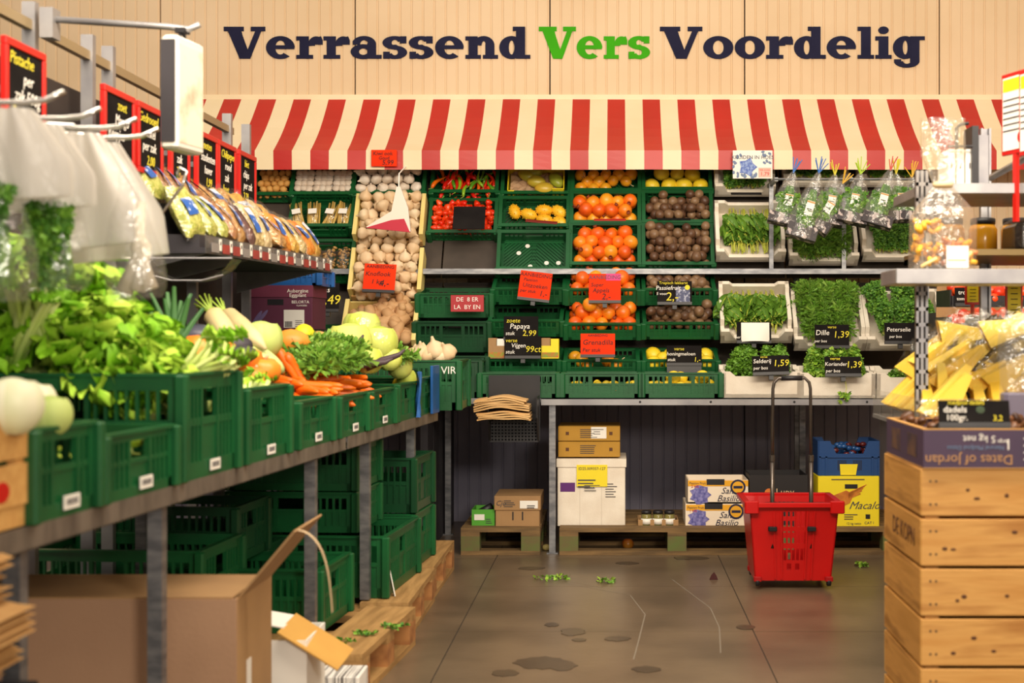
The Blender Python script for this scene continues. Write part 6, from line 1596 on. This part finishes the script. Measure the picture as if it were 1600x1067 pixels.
O('upper_shelf', MB().cbox((1443-CX)*k, 1.9, 4.6, 5.1, CH-(302-CY)*k, CH-(286-CY)*k, .003).mesh('upper_shelf', m_steel), gr_)
a, b = P(1548, 278, 5.1), P(1610, 243, 4.6)
O('slanted_bar', MB().tube([tuple(a), tuple(b)], .012, 8).mesh('slanted_bar', m_steel), gr_)
O('lower_shelf', MB().box(1.12, 2.0, 4.75, 5.5, 1.44, 1.46).box(1.12, 1.13, 4.75, 5.5, 1.44, 1.475).mesh('lower_shelf', mat('bronze_shelf', '7A6640', .4, .6)), gr_)
O('tray_front', MB().box(1.11, 1.115, 4.72, 5.3, 1.46, 1.545).box(1.12, 1.4, 5.3, 5.305, 1.46, 1.545).mesh('tray_front', m_acryl), gr_)
for i in range(3):
    x = 1.24+.12*i
    t = thing('honey_jar', ('left', 'middle', 'right')[i]+' jar of golden paste on the right shelf', 'jar', T(x, 5.25, 1.46))
    O('jar_body', MB().lathe([(.045, 0), (.052, .01), (.052, .10), (.042, .12)], 16).mesh('jar_body', mat('golden_paste', 'E0A020', .2, h2='D08A18', nscale=5), True), t)
    O('jar_lid', MB().lathe([(.046, .12), (.046, .14), (.04, .143)], 16).mesh('jar_lid', m_black, True), t)
t = thing('wrapped_pack', 'dark film-wrapped pack on the shelf at the right edge', 'pack', T(1.42, 4.95, 1.465))
O('pack_body', MB().cbox(-.02, .3, 0, .2, 0, .1, .02).mesh('pack_body', mat('dark_brown_pack', '3A2A26', .3)), t); O('pack_film', MB().cbox(-.03, .31, -.01, .21, 0, .115, .03).mesh('pack_film', m_haze), t)
# white booklets in a black wire stand on the upper shelf
zs = CH-(286-CY)*4.6/F
st = thing('wire_stand', 'black wire stand for white booklets on the upper right shelf', 'stand', T(P(1505, 286, 4.7).x, 4.7, zs))
O('frame', MB().box(.03, .052, 0, .12, 0, .20).mesh('frame', m_black), st)
O('wire', MB().tube([(-.05, .0, .132), (.03, 0, .132)], .004, 6).tube([(-.01, .05, .12), (-.01, .05, .20), (.004, .05, .212), (.03, .05, .215)], .006, 6).mesh('wire', m_black), st)
for i in range(3):
    t = thing('booklet', ('left', 'middle', 'right')[i]+' white booklet standing on the upper right shelf', 'booklet', T(P(1487+i*14, 286, 4.72).x, 4.72, zs))
    O('cover', MB().cbox(-.012, .012, 0, .15, 0, .125, .002).mesh('cover', m_white), t); O('spine_mark', MB().box(-.002, .002, -.001, 0, .06, .08).mesh('spine_mark', m_black), t)
O('side_plate', MB().box(P(1531, 0, 4.72).x, P(1547, 0, 4.72).x, 4.74, 4.76, zs, zs+.175).mesh('side_plate', m_steel), gr_)
# red-framed posters
for i, (x0, x1, y0, y1, D, lb) in enumerate(((1580, 1590, 112, 240, 4.6, 'white poster in a red frame at the upper right edge'), (1596, 1630, 105, 240, 4.5, 'second red-framed poster cut off by the right edge'))):
    c = P((x0+x1)/2, (y0+y1)/2, D); k = D/F; H = (y1-y0)*k/2
    t = thing('framed_poster', lb, 'poster', T(*c, rz=R(-72)))
    O('frame', MB().cbox(-.075, .075, 0, .012, -H, H, .003).mesh('frame', m_redp), t); O('sheet', MB().box(-.064, .064, -.002, 0, -H+.014, H-.014).mesh('sheet', m_white), t)
    O('yellow_header', MB().box(-.06, .06, -.003, -.002, H-.06, H-.02).mesh('yellow_header', m_yellow), t)
    O('red_logo', MB().lathe([(.02, 0), (.02, .001)], 14, 0, T(.04, -.002, -H+.05, rx=PI/2)).mesh('red_logo', m_redp), t)
    mb = MB()
    for j in range(6): mb.box(-.06, .05, -.003, -.002, H-.09-j*.02, H-.085-j*.02)
    O('small_print', mb.mesh('small_print', m_lblink), t)
    O('post', MB().box(-.01, .01, .0, .012, -H-.22, -H).mesh('post', m_redp), t)
# cellophane bag of pasta standing on the shelf board
q = P(1473, 420, 4.38); k = 4.38/F
t = thing('pasta_bag', 'tied clear cellophane bag of orange pasta on the grey shelf board', 'bag', T(*q))
def cel(u, v):
    z = 235*k*u; an = 2*PI*v
    w = (52*k if u < .35 else 52*k+(14*k-52*k)*((u-.35)/.2) if u < .55 else 14*k+(33*k-14*k)*min(1, (u-.55)/.2)) 
    f = 1+.10*math.sin(an*7+u*4)*(.3 if u < .4 else 1)
    return (w*math.cos(an)*f, (w*.62 if u < .45 else w*.4)*math.sin(an)*f, z)
O('cellophane', MB().grid(cel, 24, 36).mesh('cellophane', film('crinkled_cellophane', 'FFFAF0', .14, .12, .10), True), t)
m_pas1 = mat('orange_pasta', 'E09A1E', .5, h2='F0B83A', nscale=20)
mb = MB()
for i in range(70):
    x, y = rr(-44*k, 44*k), rr(-24*k, 24*k); z = rr(4*k, 70*k)*(1 if x < 0 else .6)
    mb.tube([(-.012, 0, 0), (.0, .0, .006), (.012, 0, 0)], .008, 6, i % 2 if x > 0 else 0, M=T(x, y, z+.01, rx=rr(0, 3), ry=rr(0, 3)))
O('pasta', mb.mesh('pasta', [m_pas1, mat('pink_pasta', 'D88A5A', .5)], True), t, kind='stuff')
O('tie', MB().lathe([(15*k, 127*k), (16*k, 131*k), (15*k, 135*k)], 14).mesh('tie', mat('raffia_tie', 'D8C49A', .7), True), t)
O('white_label', MB().box(-2*k, 32*k, -34*k, -33*k, 0*k, 34*k).box(0, 28*k, -34.4*k, -34*k, 11*k, 13*k, 1).mesh('white_label', [m_label, m_tan]), t)
O('sticks', MB().tube([(-40*k, -28*k, 2*k), (-16*k, -30*k, 15*k)], .006, 6).tube([(20*k, -30*k, 5*k), (38*k, -28*k, 25*k)], .006, 6).mesh('sticks', mat('bread_stick', 'E8CC8A', .6), True), t)
# ---------------------------------------------------------------- bin of yellow cheese wedges
GX = .95
tr_ = thing('wedge_bin', 'clear sloping bin holding yellow wedges on the right', 'bin', T(GX, 4.42, 0))
O('bin_floor', MB().box(0, 1.0, .0, .78, .875, .885).mesh('bin_floor', m_acryl), tr_)
O('bin_side', MB().box(-.004, 0, 0, .78, .875, .975).mesh('bin_side', m_acryl), tr_)
O('bin_front', MB().box(0, 1.0, -.004, 0, .875, .975).mesh('bin_front', m_acryl), tr_)
O('bin_lip', MB().box(-.006, 1.0, -.006, .0, .872, .885).box(-.006, 0, 0, .78, .872, .885).mesh('bin_lip', m_steel), tr_)
O('bin_support', MB().box(.02, 1.0, .05, .78, .55, .872).mesh('bin_support', m_dark), tr_)
for y0_, y1_, z_ in ((.14, .30, .935), (.30, .46, .985), (.46, .76, 1.03)):
    O('bin_step', MB().box(.16, .98, y0_, y1_, .886, z_).mesh('bin_step', m_dark), tr_)
m_chz = mat('yellow_cheese', 'F4C430', .45, h2='FAD95A', nscale=4, rnd=True, lo=.1, hi=.9)
m_rind = mat('orange_rind', 'E8B040', .5)
def wedge_mesh(L, h, w):
    return MB().add([(0, -w/2, 0), (0, w/2, 0), (L, -w*.25, 0), (L, w*.25, 0), (0, -w/2, h), (0, w/2, h), (L, -w*.25, h*.25), (L, w*.25, h*.25)], [(0, 1, 3, 2), (4, 6, 7, 5), (0, 2, 6, 4), (1, 5, 7, 3), (2, 3, 7, 6)], 0).add([(-.004, -w/2, 0), (-.004, w/2, 0), (-.004, w/2, h), (-.004, -w/2, h)], [(0, 3, 2, 1)], 1).mesh('wedge', [m_chz, m_rind])
wm = [wedge_mesh(.17, .09, .045), wedge_mesh(.20, .10, .05), wedge_mesh(.15, .08, .04)]
filmw = MB().cbox(-.012, .20, -.03, .03, -.006, .10, .02).mesh('film_wrap', film('wedge_film', gloss=.06), True)
def wedge(M, i, label, group, fl=True):
    t = thing('cheese_wedge', label, 'cheese', M, group)
    O('wedge', wm[i % 3], t)
    if fl: O('film_wrap', filmw, t)
# front rows: upright slices along the front and the aisle side
for i in range(15):
    wedge(T(GX+.10, 4.45+.05*i, .89, rz=rr(-.1, .1)) @ T(rx=0, ry=-1.15, rz=0), i, 'thin yellow wedge standing along the aisle side of the bin', 'wedges along the bin side', False)
for i in range(12):
    wedge(T(GX+.05+.055*i, 4.56, .89, rz=PI/2+rr(-.1, .1)) @ T(ry=-1.15), i, 'thin yellow wedge standing along the front of the bin', 'wedges along the bin front', False)
rows_ = ((4.60, .935, 'front'), (4.76, .985, 'middle'), (4.92, 1.03, 'back'), (5.08, 1.03, 'rearmost'))
n_ = 0
for y_, z_, nm_ in rows_:
    x_ = GX+.14
    while x_ < GX+.80:
        zz = .90+(z_-.90)*min(1, (x_-GX-.05)/.16)
        wedge(T(x_, y_+rr(-.02, .02), zz+.03+rr(0, .02), rz=rr(-.25, .3)) @ T(ry=-rr(.75, 1.1), rx=rr(-.35, .35)), n_+1, 'film-wrapped yellow wedge leaning in the '+nm_+' row of the bin', 'wedges in the '+nm_+' row'); n_ += 1
        x_ += .075
for i in range(6):
    wedge(T(GX+.18+.12*i, 4.80+rr(-.1, .1), 1.12+rr(0, .04), rz=rr(-.5, .3)) @ T(ry=-rr(.2, .6), rx=rr(-.6, .6)), i, 'yellow wedge lying loose on top of the heap', 'loose wedges on the heap')
t = thing('clear_pouch', 'clear wrinkled pouch in front of the wedges at the right edge', 'pouch', T(*P(1592, 650, 4.2)))
O('pouch_film', pillow(.12, .30, .06, m_haze, 901), t, T(0, 0, .13, rx=PI/2)); O('dark_foot', MB().cbox(-.05, .05, -.03, .03, -.01, .07, .01).mesh('dark_foot', mat('violet_grey_foot', '6A6478', .4)), t)
# ---------------------------------------------------------------- tomato crates and yellow price flags far right
m_tom = mat('tomato_skin', 'D8301A', .25, h2='E8501E', nscale=5, rnd=True)
toms = [MB().ell(.028, .028, .026, 12, 8).mesh('tomato', m_tom, True)]
for i, (x, y, D, lb) in enumerate(((1570, 505, 6.6, 'brown box of tomatoes behind the yellow wedges'), (1565, 462, 7.0, 'brown box of tomatoes, upper one behind the price flags'))):
    M_ = T(*P(x, y, D)); w = .5
    t = thing('tomato_box', lb, 'box', M_)
    O('front_wall', MB().box(-w/2, w/2, 0, .008, -.08, .0).mesh('front_wall', m_black), t); O('back_wall', MB().box(-w/2, w/2, .3, .308, -.08, .08).mesh('back_wall', m_card), t)
    for s in (-1, 1): O('side_wall', MB().box(s*w/2-.004, s*w/2+.004, 0, .3, -.08, .03).mesh('side_wall', m_black), t)
    O('box_base', MB().box(-w/2, w/2, 0, .3, -.085, -.08).mesh('box_base', m_card), t)
    scatter('tomato', toms, M_ @ T(0, .0, -.05, rx=.15), w-.04, .29, .0, .028, 'red tomato in the '+('lower' if i == 0 else 'upper')+' box behind the wedges', 'tomato', 'tomatoes in the '+('lower' if i == 0 else 'upper')+' box', layers=1.6)
O('support_table', MB().box(1.54, 2.5, 6.55, 7.4, 1.05, 1.12).box(1.56, 1.6, 6.6, 6.64, 0, 1.05).box(2.4, 2.44, 6.6, 6.64, 0, 1.05).box(1.6, 2.5, 7.0, 7.4, 1.12, 1.28).mesh('support_table', m_dark), None, None, 'dark stepped table under the tomato boxes at the far right', 'table')
def flag(x0, x1, y0, y1, D, label):
    c = P((x0+x1)/2, (y0+y1)/2, D); k = D/F; W, H = (x1-x0)*k/2, (y1-y0)*k/2
    t = thing('price_flag', label, 'price flag', T(*c))
    O('frame', MB().cbox(-W, W, 0, .01, -H, H, .003).mesh('frame', m_redp), t); O('sheet', MB().box(-W+.008, W-.008, -.002, 0, -H+.01, H-.004).mesh('sheet', m_yellow), t)
    mb = MB()
    for j in range(5): mb.box(-W*.4, W*.4, -.003, -.002, -H*.6+j*H*.3, -H*.55+j*H*.3)
    O('handwriting', mb.mesh('handwriting', m_ink), t)
    O('post', MB().tube([(0, .005, -H), (0, .005, -c.z)], .008, 6).mesh('post', m_redp), t)
flag(1508, 1532, 440, 476, 5.6, 'yellow price flag in a red frame left of the grey post'); flag(1571, 1598, 440, 496, 5.5, 'larger yellow price flag in a red frame at the right edge')
card(1505, 462, 6.98, 26, 26, m_board, 'small black chalk card at the upper tomato box', [('tros', W_, 9, 0, 5, .1), ('tomaat', W_, 7, 0, -5, .1)])
card(1530, 504, 6.58, 44, 24, m_board, 'black chalk card at the lower tomato box', [('Roma', W_, 10, -8, 4, .1), ('1,29', Y_, 9, 8, -5, .1)])

bpy.data.scenes.remove(_tmp)
